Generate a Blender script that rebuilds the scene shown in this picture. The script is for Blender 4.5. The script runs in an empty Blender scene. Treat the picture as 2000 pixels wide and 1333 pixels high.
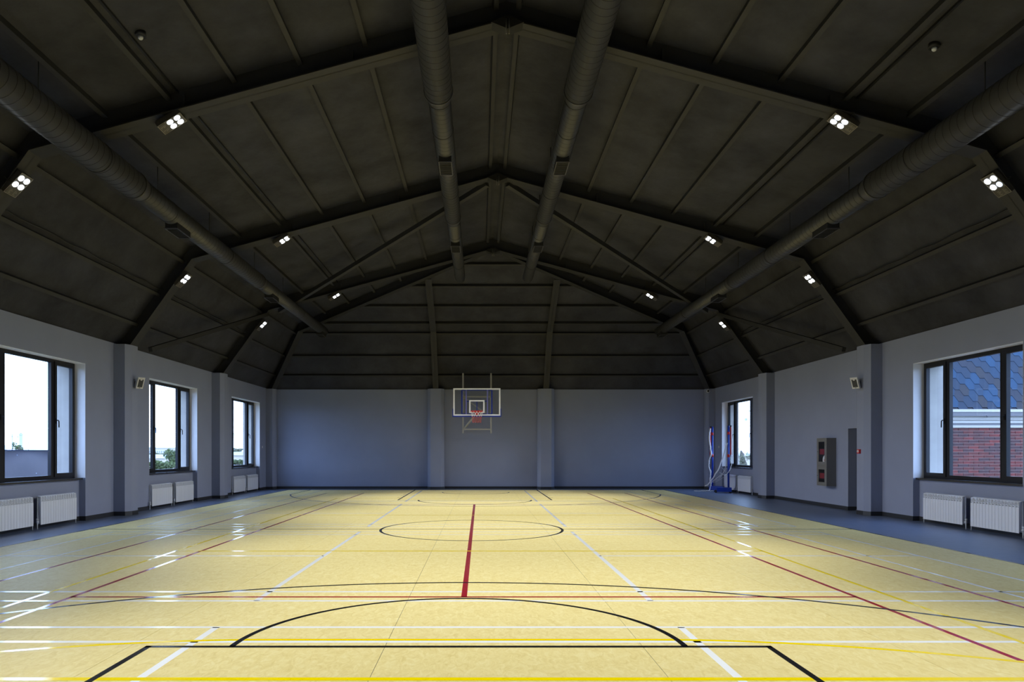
import bpy, math, random
from mathutils import Vector, Matrix
random.seed(7)
C = bpy.context.scene.collection
SC = bpy.context.scene
PI = math.pi

# ------------------------------------------------------------------ camera
cam_d = bpy.data.cameras.new('camera')
cam = bpy.data.objects.new('camera', cam_d)
C.objects.link(cam)
cam.location = (0, 0, 1.527)
cam.rotation_euler = (PI / 2, 0, 0)
cam_d.sensor_width = 36.0
cam_d.lens = 24.3
cam_d.shift_x = 0.031
cam_d.shift_y = 0.10825
cam_d.clip_start = 0.05
cam_d.clip_end = 2000
SC.camera = cam

# ------------------------------------------------------------------ sky
world = bpy.data.worlds.new('sky')
SC.world = world
world.use_nodes = True
wn = world.node_tree.nodes
bg = wn['Background']
bg.inputs['Color'].default_value = (0.42, 0.61, 1.0, 1)
bg.inputs['Strength'].default_value = 8.5

# ------------------------------------------------------------------ exposure
SC.view_settings.view_transform = 'Standard'
SC.view_settings.look = 'None'
SC.view_settings.exposure = 0.0
SC.view_settings.gamma = 1.0
SC.view_settings.use_curve_mapping = False
SC.cycles.max_bounces = 7
SC.cycles.diffuse_bounces = 4
SC.cycles.glossy_bounces = 3
LAMP_W = 1010.0
LAMP_COL = (0.97, 0.975, 0.93)

# ------------------------------------------------------------------ materials
MATS = {}
def mat(name, col, rough=0.5, metal=0.0, spec=0.5, noise=None, bump=None, emit=None, coat=0.0):
    """noise=(scale, amount, detail): mottled brightness; bump=(scale, strength)"""
    m = bpy.data.materials.new(name)
    m.use_nodes = True
    nt = m.node_tree
    p = nt.nodes['Principled BSDF']
    p.inputs['Base Color'].default_value = (*col, 1)
    p.inputs['Roughness'].default_value = rough
    p.inputs['Metallic'].default_value = metal
    p.inputs['Specular IOR Level'].default_value = spec
    p.inputs['Coat Weight'].default_value = coat
    tc = None
    if noise or bump:
        tc = nt.nodes.new('ShaderNodeNewGeometry')
    if noise:
        n = nt.nodes.new('ShaderNodeTexNoise')
        n.inputs['Scale'].default_value = noise[0]
        n.inputs['Detail'].default_value = noise[2]
        n.inputs['Roughness'].default_value = 0.65
        nt.links.new(tc.outputs['Position'], n.inputs['Vector'])
        r = nt.nodes.new('ShaderNodeMapRange')
        r.inputs['From Min'].default_value = 0.3
        r.inputs['From Max'].default_value = 0.7
        r.inputs['To Min'].default_value = 1 - noise[1]
        r.inputs['To Max'].default_value = 1 + noise[1]
        nt.links.new(n.outputs['Fac'], r.inputs['Value'])
        mx = nt.nodes.new('ShaderNodeVectorMath')
        mx.operation = 'SCALE'
        mx.inputs[0].default_value = col
        nt.links.new(r.outputs['Result'], mx.inputs['Scale'])
        nt.links.new(mx.outputs['Vector'], p.inputs['Base Color'])
    if bump:
        n2 = nt.nodes.new('ShaderNodeTexNoise')
        n2.inputs['Scale'].default_value = bump[0]
        n2.inputs['Detail'].default_value = 5
        nt.links.new(tc.outputs['Position'], n2.inputs['Vector'])
        b = nt.nodes.new('ShaderNodeBump')
        b.inputs['Strength'].default_value = bump[1]
        b.inputs['Distance'].default_value = 0.02
        nt.links.new(n2.outputs['Fac'], b.inputs['Height'])
        nt.links.new(b.outputs['Normal'], p.inputs['Normal'])
    if emit:
        p.inputs['Emission Color'].default_value = (*emit[0], 1)
        p.inputs['Emission Strength'].default_value = emit[1]
    MATS[name] = m
    return m

def glass_mat(name, tint=(0.95, 0.97, 1.0), ior=1.5, boost=1.0):
    m = bpy.data.materials.new(name)
    m.use_nodes = True
    nt = m.node_tree
    nt.nodes.remove(nt.nodes['Principled BSDF'])
    out = nt.nodes['Material Output']
    t = nt.nodes.new('ShaderNodeBsdfTransparent'); t.inputs['Color'].default_value = (*tint, 1)
    g = nt.nodes.new('ShaderNodeBsdfGlossy'); g.inputs['Roughness'].default_value = 0.02
    f = nt.nodes.new('ShaderNodeFresnel'); f.inputs['IOR'].default_value = ior
    mx = nt.nodes.new('ShaderNodeMixShader')
    ge = nt.nodes.new('ShaderNodeNewGeometry')        # reflect at the front face of the thin pane only
    sb = nt.nodes.new('ShaderNodeMath'); sb.operation = 'SUBTRACT'; sb.inputs[0].default_value = 1.0
    nt.links.new(ge.outputs['Backfacing'], sb.inputs[1])
    ml = nt.nodes.new('ShaderNodeMath'); ml.operation = 'MULTIPLY'
    nt.links.new(f.outputs['Fac'], ml.inputs[0]); nt.links.new(sb.outputs[0], ml.inputs[1])
    nt.links.new(ml.outputs[0], mx.inputs['Fac'])
    nt.links.new(t.outputs['BSDF'], mx.inputs[1])
    nt.links.new(g.outputs['BSDF'], mx.inputs[2])
    nt.links.new(mx.outputs['Shader'], out.inputs['Surface'])
    MATS[name] = m
    return m

def floor_mat():
    """yellow marbled linoleum: two noises, one stretched into streaks"""
    m = bpy.data.materials.new('linoleum_yellow'); m.use_nodes = True
    nt = m.node_tree; p = nt.nodes['Principled BSDF']
    g = nt.nodes.new('ShaderNodeNewGeometry')
    mp = nt.nodes.new('ShaderNodeMapping'); mp.inputs['Scale'].default_value = (6.0, 3.0, 1.0)
    nt.links.new(g.outputs['Position'], mp.inputs['Vector'])
    n = nt.nodes.new('ShaderNodeTexNoise'); n.inputs['Scale'].default_value = 2.6
    n.inputs['Detail'].default_value = 8; n.inputs['Roughness'].default_value = 0.7; n.inputs['Distortion'].default_value = 1.2
    nt.links.new(mp.outputs['Vector'], n.inputs['Vector'])
    cr = nt.nodes.new('ShaderNodeValToRGB')
    e = cr.color_ramp.elements
    e[0].position = 0.30; e[0].color = (0.63, 0.505, 0.20, 1)
    e[1].position = 0.68; e[1].color = (0.77, 0.675, 0.345, 1)
    k = e.new(0.5); k.color = (0.715, 0.60, 0.265, 1)
    nt.links.new(n.outputs['Fac'], cr.inputs['Fac'])
    nt.links.new(cr.outputs['Color'], p.inputs['Base Color'])
    p.inputs['Roughness'].default_value = 0.55
    p.inputs['Specular IOR Level'].default_value = 0.16
    MATS['linoleum_yellow'] = m

floor_mat()
mat('wall_paint', (0.262, 0.288, 0.388), 0.75, spec=0.3, noise=(0.8, 0.04, 3))
mat('reveal_paint', (0.82, 0.81, 0.82), 0.7)
mat('plaster_outside', (0.36, 0.33, 0.29), 0.85, noise=(3.0, 0.08, 4))
mat('baseboard_dark', (0.022, 0.023, 0.027), 0.5)
mat('linoleum_grey', (0.115, 0.15, 0.235), 0.42, spec=0.4, noise=(5.0, 0.08, 6))
mat('ceiling_black', (0.041, 0.042, 0.050), 0.8, spec=0.25, noise=(0.9, 0.42, 7), bump=(9.0, 0.35))
mat('steel_black', (0.035, 0.035, 0.036), 0.6, spec=0.3, noise=(4.0, 0.10, 4))
mat('steel_web', (0.036, 0.035, 0.034), 0.6, spec=0.3, noise=(4.0, 0.10, 4))
mat('duct_black', (0.045, 0.045, 0.048), 0.42, spec=0.5)
mat('pipe_dark', (0.12, 0.12, 0.12), 0.45)
mat('duct_seam', (0.012, 0.012, 0.012), 0.6)
mat('grille_dark', (0.012, 0.012, 0.013), 0.6)
mat('grille_frame', (0.055, 0.055, 0.065), 0.4)
mat('frame_dark', (0.011, 0.011, 0.014), 0.45, spec=0.3)
mat('handle_black', (0.006, 0.006, 0.007), 0.5, spec=0.2)
mat('sill_dark', (0.03, 0.03, 0.034), 0.25)
mat('metal_sill_white', (0.72, 0.75, 0.80), 0.45)
glass_mat('glass')
glass_mat('glass_clear', (0.97, 0.98, 1.0))
mat('radiator_white', (0.74, 0.76, 0.82), 0.4)
mat('pipe_grey', (0.55, 0.57, 0.62), 0.45)
mat('line_white', (0.93, 0.95, 0.97), 0.14, spec=0.6)
mat('line_yellow', (0.95, 0.72, 0.0), 0.14, spec=0.6)
mat('line_red', (0.36, 0.010, 0.022), 0.14, spec=0.6)
mat('line_black', (0.012, 0.012, 0.014), 0.14, spec=0.6)
mat('lamp_housing', (0.05, 0.045, 0.04), 0.45)
mat('lamp_print', (0.22, 0.20, 0.17), 0.6)
mat('led_light', (0.9, 0.95, 1.0), 0.4, emit=((0.86, 0.93, 1.0), 6.0))
mat('led_dim', (0.7, 0.75, 0.9), 0.3, emit=((0.75, 0.85, 1.0), 1.1))
mat('speaker_white', (0.66, 0.64, 0.60), 0.5)
mat('speaker_mesh', (0.035, 0.035, 0.035), 0.6)
mat('red_plastic', (0.24, 0.008, 0.014), 0.4)
mat('red_enamel', (0.55, 0.015, 0.02), 0.35)
mat('white_plastic', (0.75, 0.76, 0.78), 0.4)
mat('cabinet_grey', (0.16, 0.155, 0.15), 0.5)
mat('cabinet_inside', (0.006, 0.006, 0.008), 0.6)
mat('hose_white', (0.70, 0.70, 0.66), 0.8)
mat('bracket_grey', (0.40, 0.39, 0.37), 0.45)
mat('blue_enamel', (0.012, 0.035, 0.30), 0.35)
mat('blue_light', (0.20, 0.20, 0.52), 0.35)
mat('post_blue', (0.010, 0.045, 0.36), 0.35)
mat('board_white', (0.85, 0.87, 0.92), 0.5)
mat('net_white', (0.80, 0.80, 0.82), 0.8)
mat('net_red', (0.50, 0.05, 0.03), 0.8)
mat('rubber', (0.012, 0.012, 0.012), 0.7)
mat('chrome', (0.6, 0.6, 0.62), 0.25, metal=1.0)
mat('cable_black', (0.010, 0.010, 0.011), 0.5)
mat('mortar', (0.50, 0.36, 0.30), 0.9)
for i, c in enumerate([(0.105, 0.020, 0.015), (0.075, 0.019, 0.017), (0.135, 0.021, 0.016), (0.055, 0.021, 0.021)]):
    mat('brick_%d' % i, c, 0.8, noise=(7.0, 0.35, 3))
for i, c in enumerate([(0.005, 0.020, 0.042), (0.007, 0.016, 0.031), (0.012, 0.014, 0.022), (0.005, 0.027, 0.058), (0.016, 0.015, 0.018)]):
    mat('shingle_%d' % i, c, 0.85, noise=(60.0, 0.30, 4))
mat('cornice_white', (0.42, 0.38, 0.33), 0.6)
mat('gutter_grey', (0.10, 0.09, 0.09), 0.4)
mat('sheet_grey', (0.30, 0.26, 0.24), 0.5, bump=(1.6, 0.8))
mat('sheet_cap', (0.05, 0.055, 0.07), 0.5)
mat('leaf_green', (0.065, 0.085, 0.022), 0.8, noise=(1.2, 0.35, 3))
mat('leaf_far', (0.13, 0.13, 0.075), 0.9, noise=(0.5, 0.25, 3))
mat('bark', (0.10, 0.08, 0.06), 0.9)
mat('house_white', (0.5, 0.42, 0.34), 0.8)
mat('house_roof', (0.55, 0.57, 0.60), 0.6)
mat('house_pane', (0.16, 0.18, 0.22), 0.3)
mat('ground_green', (0.10, 0.10, 0.055), 0.95, noise=(0.05, 0.3, 4))
mat('crane_grey', (0.38, 0.38, 0.42), 0.6)
mat('dome_metal', (0.42, 0.46, 0.56), 0.4)

# ------------------------------------------------------------------ helpers
def wmat(o):
    m = Matrix.Identity(4)
    while o is not None:
        m = o.matrix_basis @ m
        o = o.parent
    return m

def tag(o, label=None, cat=None, group=None, kind=None):
    if label: o['label'] = label
    if cat: o['category'] = cat
    if group: o['group'] = group
    if kind: o['kind'] = kind
    return o

def empty(name, loc=(0, 0, 0), rz=0.0, label=None, cat=None, group=None, kind=None, parent=None):
    o = bpy.data.objects.new(name, None)
    o.empty_display_size = 0.2
    C.objects.link(o)
    o.parent = parent
    o.location = loc
    o.rotation_euler = (0, 0, rz)
    return tag(o, label, cat, group, kind)

def link(name, mesh, parent=None, loc=None):
    o = bpy.data.objects.new(name, mesh)
    C.objects.link(o)
    o.parent = parent
    if loc: o.location = loc
    return o

def copy_tree(o, parent=None):
    c = o.copy()
    C.objects.link(c)
    c.parent = parent
    for ch in o.children:
        copy_tree(ch, c)
    return c

class MB:
    def __init__(s):
        s.v = []; s.f = []; s.sm = []
    def poly(s, verts, faces, smooth=False):
        b = len(s.v)
        s.v += [tuple(v) for v in verts]
        s.f += [tuple(b + i for i in f) for f in faces]
        s.sm += [smooth] * len(faces)
        return s
    def box(s, x0, x1, y0, y1, z0, z1):
        v = [(x0, y0, z0), (x1, y0, z0), (x1, y1, z0), (x0, y1, z0), (x0, y0, z1), (x1, y0, z1), (x1, y1, z1), (x0, y1, z1)]
        return s.poly(v, [(0, 3, 2, 1), (4, 5, 6, 7), (0, 1, 5, 4), (1, 2, 6, 5), (2, 3, 7, 6), (3, 0, 4, 7)])
    def bar(s, a, b, w, h, up=(0, 0, 1)):
        """box beam from a to b, w along side, h along up"""
        a = Vector(a); b = Vector(b); d = (b - a).normalized()
        u = Vector(up)
        if abs(d.dot(u)) > 0.99: u = Vector((1, 0, 0))
        sd = d.cross(u).normalized(); u = sd.cross(d).normalized()
        v = []
        for p in (a, b):
            for (i, j) in ((-1, -1), (1, -1), (1, 1), (-1, 1)):
                v.append(p + sd * (i * w / 2) + u * (j * h / 2))
        return s.poly(v, [(3, 2, 1, 0), (4, 5, 6, 7), (0, 1, 5, 4), (1, 2, 6, 5), (2, 3, 7, 6), (3, 0, 4, 7)])
    def tube(s, pts, r, n=8, caps=True, radii=None):
        pts = [Vector(p) for p in pts]
        m = len(pts)
        v = []; prev = None
        for i, p in enumerate(pts):
            d = (pts[min(i + 1, m - 1)] - pts[max(i - 1, 0)])
            if d.length < 1e-9: d = Vector((0, 0, 1))
            d.normalize()
            if prev is None:
                ref = Vector((0, 0, 1)) if abs(d.z) < 0.9 else Vector((1, 0, 0))
                u = d.cross(ref).normalized()
            else:
                u = (prev - d * prev.dot(d))
                if u.length < 1e-6: u = d.orthogonal()
                u.normalize()
            prev = u
            w = d.cross(u)
            rr = radii[i] if radii else r
            for k in range(n):
                a = 2 * PI * k / n
                v.append(p + u * (math.cos(a) * rr) + w * (math.sin(a) * rr))
        f = []
        for i in range(m - 1):
            for k in range(n):
                f.append((i * n + k, i * n + (k + 1) % n, (i + 1) * n + (k + 1) % n, (i + 1) * n + k))
        s.poly(v, f, True)
        if caps:
            b = len(s.v) - len(v)
            s.f.append(tuple(b + k for k in reversed(range(n)))); s.sm.append(False)
            s.f.append(tuple(b + (m - 1) * n + k for k in range(n))); s.sm.append(False)
        return s
    def prism(s, pts2, z0, z1):
        """extrude an xy polygon (ccw) from z0 to z1"""
        n = len(pts2)
        v = [(x, y, z0) for x, y in pts2] + [(x, y, z1) for x, y in pts2]
        f = [tuple(reversed(range(n))), tuple(range(n, 2 * n))]
        f += [(i, (i + 1) % n, n + (i + 1) % n, n + i) for i in range(n)]
        return s.poly(v, f)
    def slab(s, quad, thick):
        """thick plate from a planar polygon of 3d points"""
        q = [Vector(p) for p in quad]
        nrm = (q[1] - q[0]).cross(q[2] - q[0]).normalized() * thick
        n = len(q)
        v = q + [p + nrm for p in q]
        f = [tuple(reversed(range(n))), tuple(range(n, 2 * n))]
        f += [(i, (i + 1) % n, n + (i + 1) % n, n + i) for i in range(n)]
        return s.poly(v, f)
    def mesh(s, name, m, world=None):
        me = bpy.data.meshes.new(name)
        vv = s.v
        if world is not None:
            inv = world.inverted()
            vv = [tuple(inv @ Vector(p)) for p in s.v]
        me.from_pydata(vv, [], s.f)
        me.polygons.foreach_set('use_smooth', s.sm)
        me.materials.append(MATS[m])
        me.validate(); me.update()
        return me
    def build(s, name, m, parent=None, local=False):
        me = s.mesh(name, m, None if (local or parent is None) else wmat(parent))
        return link(name, me, parent)

def fix_normals(o):
    import bmesh
    bm = bmesh.new(); bm.from_mesh(o.data)
    bmesh.ops.recalc_face_normals(bm, faces=bm.faces)
    bm.to_mesh(o.data); bm.free()
    return o

# ------------------------------------------------------------------ dimensions
XR = 0.42                        # ridge / hall axis
W = 9.16                         # half width
XL, XRT = XR - W, XR + W         # inner wall faces
XLO, XRO = XL - 0.66, XRT + 0.66 # outer faces
YF, YN = 28.5, -1.1              # far and near wall faces
ZW = 4.1                         # wall height
FRAMES = [4.6, 10.78, 16.78, 22.8]
PIL = 0.31                       # half length of a pilaster
XC = -0.17                       # court axis
YH = 13.6                        # half-way line
WIN = [1.78, 7.78, 13.75, 19.8, 25.85]
WH = 1.55                        # window half width
ZS, ZT = 0.95, 3.48

# ------------------------------------------------------------------ floor
floor = MB().box(XLO, XRO, YN - 0.5, YF + 0.5, -0.25, 0.0).build('floor', 'linoleum_grey')
tag(floor, kind='structure')
seams = [-7.67] + [-0.745 + 2.0 * k for k in range(-3, 4)] + [7.33]
seams[5] = 1.27
for a, b in zip(seams[:-1], seams[1:]):
    g = 0.0022
    MB().box(a + g, b - g, -0.42, 27.62, 0.0002, 0.003).build('linoleum_strip', 'linoleum_yellow', floor)

def fline(col, x0, x1, y0, y1, lvl):
    MB().box(x0, x1, y0, y1, 0.0030, 0.0034 + 0.0003 * lvl).build(col + '_court_line', 'line_' + col, floor)
def hline(col, y, x0, x1, lvl, w=0.05):
    fline(col, x0, x1, y - w / 2, y + w / 2, lvl)
def vline(col, x, y0, y1, lvl, w=0.05):
    fline(col, x - w / 2, x + w / 2, y0, y1, lvl)
def arc(col, cx, cy, r, a0, a1, lvl, w=0.05, n=72, ex=0.0):
    """ring segment; ex widens it by a straight middle (used for the goal area)"""
    v = []
    z = 0.0034 + 0.0003 * lvl
    for i in range(n + 1):
        a = math.radians(a0 + (a1 - a0) * i / n)
        c, s_ = math.cos(a), math.sin(a)
        off = ex if c > 1e-6 else (-ex if c < -1e-6 else 0)
        for rr in (r - w / 2, r + w / 2):
            v.append((cx + off + rr * c, cy + rr * s_, z))
    v += [(p[0], p[1], 0.0030) for p in v]
    m = 2 * (n + 1)
    f = []
    for i in range(n):
        k = 2 * i
        f += [(k, k + 1, k + 3, k + 2), (m + k + 2, m + k + 3, m + k + 1, m + k), (k + 1, m + k + 1, m + k + 3, k + 3), (k + 2, m + k + 2, m + k, k)]
    o = MB().poly(v, f).build(col + '_court_line', 'line_' + col, floor)
    return o
# badminton courts laid across the hall (white)
BX = -0.275
for y0 in (-0.10, 7.06, 14.06, 21.10):
    y1 = y0 + 6.1
    yc = y0 + 3.05
    for yy in (y0, y0 + 0.46, y1 - 0.46, y1):
        hline('white', yy, BX - 6.7, BX + 6.7, 0, 0.052)
    for xx in (-6.7, -5.94, -2.015, 2.015, 5.94, 6.7):
        vline('white', BX + xx, y0, y1, 0, 0.045 if abs(xx) > 3 else 0.06)
    hline('white', yc, BX - 6.7, BX - 2.015, 0, 0.055)
    hline('white', yc, BX + 2.015, BX + 6.7, 0, 0.055)
# tennis (red)
for sx in (-1, 1):
    vline('red', XC + sx * 4.115, YH - 11.885, YH + 11.885, 1)
    vline('red', XC + sx * 5.485, YH - 11.885, YH + 11.885, 1)
for sy in (-1, 1):
    hline('red', YH + sy * 6.35, XC - 4.115, XC + 4.115, 1, 0.05)
    hline('red', YH + sy * 11.885, XC - 5.485, XC + 5.485, 1, 0.05)
vline('red', XC, YH - 6.35, YH + 6.35, 1, 0.06)
# volleyball + handball (yellow)
for sx in (-1, 1):
    vline('yellow', XC + sx * 4.5, YH - 9, YH + 9, 2)
for yy in (-8.97, -3, 3, 9):
    hline('yellow', YH + yy, XC - 4.5 - (2.0 if yy < -8 else 0), XC + 4.5 + (2.0 if yy < -8 else 0), 2, 0.065)
arc('yellow', XC, -0.4, 6.0, 40, 66, 2, ex=1.5, n=30)
arc('yellow', XC, -0.4, 6.0, 66, 114, 2, ex=1.5, n=60)
arc('yellow', XC, -0.4, 6.0, 114, 140, 2, ex=1.5, n=30)
# basketball (black)
for sx in (-1, 1):
    vline('black', XC + sx * 7.5, -0.4, 27.6, 3)
    vline('black', XC + sx * 2.425, -0.4, 5.42, 3)
    vline('black', XC + sx * 2.425, 21.8, 27.6, 3)
    for k, yy in enumerate((22.9, 23.8, 24.6, 25.0)):
        hline('black', yy, XC + sx * 2.5 - 0.075, XC + sx * 2.5 + 0.075, 3)
    vline('black', XC + sx * 6.6, 24.6, 27.6, 3)
hline('black', 27.58, XC - 7.5, XC + 7.5, 3)
hline('black', YH, XC - 7.5, XC + 7.5, 3)
hline('black', 5.40, XC - 2.45, XC + 2.45, 3)
hline('black', 21.8, XC - 2.45, XC + 2.45, 3)
arc('black', XC, YH, 1.775, 0, 360, 3, n=96)
arc('black', XC, 5.40, 1.775, 0, 180, 3)
arc('black', XC, 21.8, 1.775, 180, 360, 3)
arc('black', XC, 1.175, 6.87, 17, 163, 3, n=110)
arc('black', XC, 26.02, 6.725, 180 + 12, 360 - 12, 3, n=110)
arc('black', XC, 26.02, 1.25, 180, 360, 3, n=48)

# ------------------------------------------------------------------ walls
def side_wall(sgn):
    """sgn -1 left, +1 right; inner face x, outer face x"""
    xi = XL if sgn < 0 else XRT
    xo = XLO if sgn < 0 else XRO
    xr = xi + sgn * 0.14                       # back of the radiator recess
    lo, hi = sorted((xi, xo)); rlo, rhi = sorted((xr, xo))
    b = MB()
    wins = [y for y in WIN if not (sgn > 0 and abs(y - 19.8) < 0.1)]
    ys = YN - 0.5
    cuts = []
    for y in wins: cuts.append((y - WH, y + WH, 'win'))
    if sgn > 0: cuts.append((17.12, 18.0, 'door'))
    cuts.sort()
    for (a, c, kind) in cuts:
        b.box(lo, hi, ys, a, 0, ZW + 0.02)
        if kind == 'win':
            b.box(rlo, rhi, a, c, 0, ZS - 0.04)
            b.box(lo, hi, a, c, ZT, ZW + 0.02)
        else:
            b.box(lo, hi, a, c, 2.13, ZW + 0.02)
            d0, d1 = sorted((xi + sgn * 0.32, xo))
            b.box(d0, d1, a, c, 0, 2.13)
        ys = c
    b.box(lo, hi, ys, YF + 0.5, 0, ZW + 0.02)
    o = b.build('wall_left' if sgn < 0 else 'wall_right', 'wall_paint')
    tag(o, kind='structure')
    # pilasters with chamfered corners
    base = MB()
    for yc in FRAMES[1:]:
        p = [(xi, yc - PIL), (xi - sgn * 0.27, yc - PIL), (xi - sgn * 0.355, yc - PIL + 0.17), (xi - sgn * 0.355, yc + PIL - 0.17), (xi - sgn * 0.27, yc + PIL), (xi, yc + PIL)]
        if sgn > 0: p = p[::-1]
        fix_normals(MB().prism(p, 0, ZW).build('pilaster', 'wall_paint', o))
        q = [(xi, yc - PIL - 0.012), (xi - sgn * 0.282, yc - PIL - 0.012), (xi - sgn * 0.367, yc - PIL + 0.165), (xi - sgn * 0.367, yc + PIL - 0.165), (xi - sgn * 0.282, yc + PIL + 0.012), (xi, yc + PIL + 0.012)]
        if sgn > 0: q = q[::-1]
        base.prism(q, 0, 0.10)
    # corner pilaster
    p = [(xi, 28.17), (xi - sgn * 0.27, 28.17), (xi - sgn * 0.355, 28.34), (xi - sgn * 0.355, YF), (xi, YF)]
    if sgn > 0: p = p[::-1]
    fix_normals(MB().prism(p, 0, ZW).build('corner_pilaster', 'wall_paint', o))
    q = [(xi, 28.158), (xi - sgn * 0.282, 28.158), (xi - sgn * 0.367, 28.335), (xi - sgn * 0.367, YF), (xi, YF)]
    if sgn > 0: q = q[::-1]
    base.prism(q, 0, 0.10)
    # straight runs of skirting
    def run(x, a, c):
        x0, x1 = sorted((x, x - sgn * 0.012))
        base.box(x0, x1, a, c, 0, 0.10)
    ys = YN
    stops = [(a, c, k) for a, c, k in cuts] + [(yc - PIL, yc + PIL, 'pil') for yc in FRAMES[1:]]
    stops.sort()
    for a, c, k in stops:
        if a > ys: run(xi, ys, a)
        if k == 'win':
            run(xr, a, c)
            for yy in (a, c):
                x0, x1 = sorted((xi - sgn * 0.012, xr))
                base.box(x0, x1, yy - 0.0 if yy == a else yy - 0.012, yy + 0.012 if yy == a else yy, 0, 0.10)
        if k == 'door':
            x0, x1 = sorted((xi - sgn * 0.012, xi + sgn * 0.26))
            base.box(x0, x1, c - 0.012, c, 0, 0.10)
        ys = max(ys, c)
    run(xi, ys, 28.17)
    bo = base.build('baseboard_left' if sgn < 0 else 'baseboard_right', 'baseboard_dark')
    tag(bo, kind='structure')
    return o
wall_left = side_wall(-1)
wall_right = side_wall(1)
wall_far = MB().box(XL, XRT, YF, YF + 0.5, 0, ZW).build('wall_far', 'wall_paint')
tag(wall_far, kind='structure')
wall_near = MB().box(XL, XRT, YN - 0.5, YN, 0, ZW).build('wall_near', 'wall_paint')
tag(wall_near, kind='structure')
bf = MB()
edges = []
for xc in (-1.815, 2.685):
    h = 0.335
    p = [(xc - h, YF), (xc - h, YF - 0.22), (xc - h + 0.12, YF - 0.34), (xc + h - 0.12, YF - 0.34), (xc + h, YF - 0.22), (xc + h, YF)]
    fix_normals(MB().prism(p, 0, ZW).build('pilaster', 'wall_paint', wall_far))
    q = [(xc - h - 0.012, YF), (xc - h - 0.012, YF - 0.225), (xc - h + 0.115, YF - 0.352), (xc + h - 0.115, YF - 0.352), (xc + h + 0.012, YF - 0.225), (xc + h + 0.012, YF)]
    bf.prism(q, 0, 0.10)
    edges += [xc - h, xc + h]
xs = [XL + 0.355] + edges + [XRT - 0.355]
for a, b_ in zip(xs[0::2], xs[1::2]):
    bf.box(a, b_, YF - 0.012, YF, 0, 0.10)
tag(bf.build('baseboard_far', 'baseboard_dark'), kind='structure')
tag(MB().box(XL, XRT, YN, YN + 0.012, 0, 0.10).build('baseboard_near', 'baseboard_dark'), kind='structure')

# ------------------------------------------------------------------ ceiling skin (mansard with hipped ends)
UB, UK, ZK, ZA = 9.22, 7.45, 6.51, 8.55      # base, knee, knee height, apex height
SLOPE_UP = (ZA - ZK) / UK
SLOPE_ST = (ZK - ZW) / (UB - UK)
INS = W - UK                                 # knee inset from wall face
YFK, YNK = YF - INS, YN + INS                # hip knees
YA0, YA1 = FRAMES[0], FRAMES[3]              # ridge ends
def skin_z(u):
    return ZA - SLOPE_UP * u if u <= UK else ZK - SLOPE_ST * (u - UK)
bL, bR = XR - UB, XR + UB
kL, kR = XR - UK, XR + UK
yb0, yb1 = YN - 0.06, YF + 0.06
ap0, ap1 = (XR, YA0, ZA), (XR, YA1, ZA)
faces = [
    [(kL, YNK, ZK), (kL, YFK, ZK), ap1, ap0],
    [(kR, YFK, ZK), (kR, YNK, ZK), ap0, ap1],
    [(kL, YFK, ZK), (kR, YFK, ZK), ap1],
    [(kR, YNK, ZK), (kL, YNK, ZK), ap0],
    [(bL, yb0, ZW), (bL, yb1, ZW), (kL, YFK, ZK), (kL, YNK, ZK)],
    [(bR, yb1, ZW), (bR, yb0, ZW), (kR, YNK, ZK), (kR, YFK, ZK)],
    [(bL, yb1, ZW), (bR, yb1, ZW), (kR, YFK, ZK), (kL, YFK, ZK)],
    [(bR, yb0, ZW), (bL, yb0, ZW), (kL, YNK, ZK), (kR, YNK, ZK)],
]
cb = MB()
for q in faces:
    q = [Vector(p) for p in q]
    n = (q[1] - q[0]).cross(q[2] - q[0])
    if n.z < 0: q = q[::-1]
    cb.slab(q, 0.12)
# eaves closing plate over the wall tops
ceiling = cb.build('ceiling', 'ceiling_black')
tag(ceiling, kind='structure')

# purlins, one per bay
PU = [0.2, 1.21, 2.23, 3.25, 4.27, 5.29, 6.28, 7.02]
def purlin_upper(sgn, u, y0, y1):
    x = XR + sgn * u
    nrm = Vector((sgn * SLOPE_UP, 0, 1)).normalized()
    c = Vector((x, 0, skin_z(u))) - nrm * 0.055
    MB().bar((c.x, y0, c.z), (c.x, y1, c.z), 0.075, 0.11, up=nrm).build('purlin', 'steel_black', ceiling)
def purlin_steep(sgn, z, y0, y1):
    u = UK + (ZK - z) / SLOPE_ST
    nrm = Vector((sgn * SLOPE_ST, 0, 1)).normalized()
    c = Vector((XR + sgn * u, 0, z)) - nrm * 0.055
    MB().bar((c.x, y0, c.z), (c.x, y1, c.z), 0.075, 0.11, up=nrm).build('purlin', 'steel_black', ceiling)
for sgn in (-1, 1):
    for u in PU:
        for a, c in zip(FRAMES[:-1], FRAMES[1:]):
            purlin_upper(sgn, u, a + 0.012, c - 0.012)
        ye = YA1 + (YFK - YA1) * (u / UK) - 0.12
        if ye > YA1 + 0.2: purlin_upper(sgn, u, YA1 + 0.012, ye)
    for z in (4.66, 5.38, 6.18):
        for a, c in zip([YN + 1.6] + FRAMES, FRAMES + [None]):
            if c is None: c = YF - (W - (UK + (ZK - z) / SLOPE_ST)) - 0.12
            purlin_steep(sgn, z, a + 0.012, c - 0.012)
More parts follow.
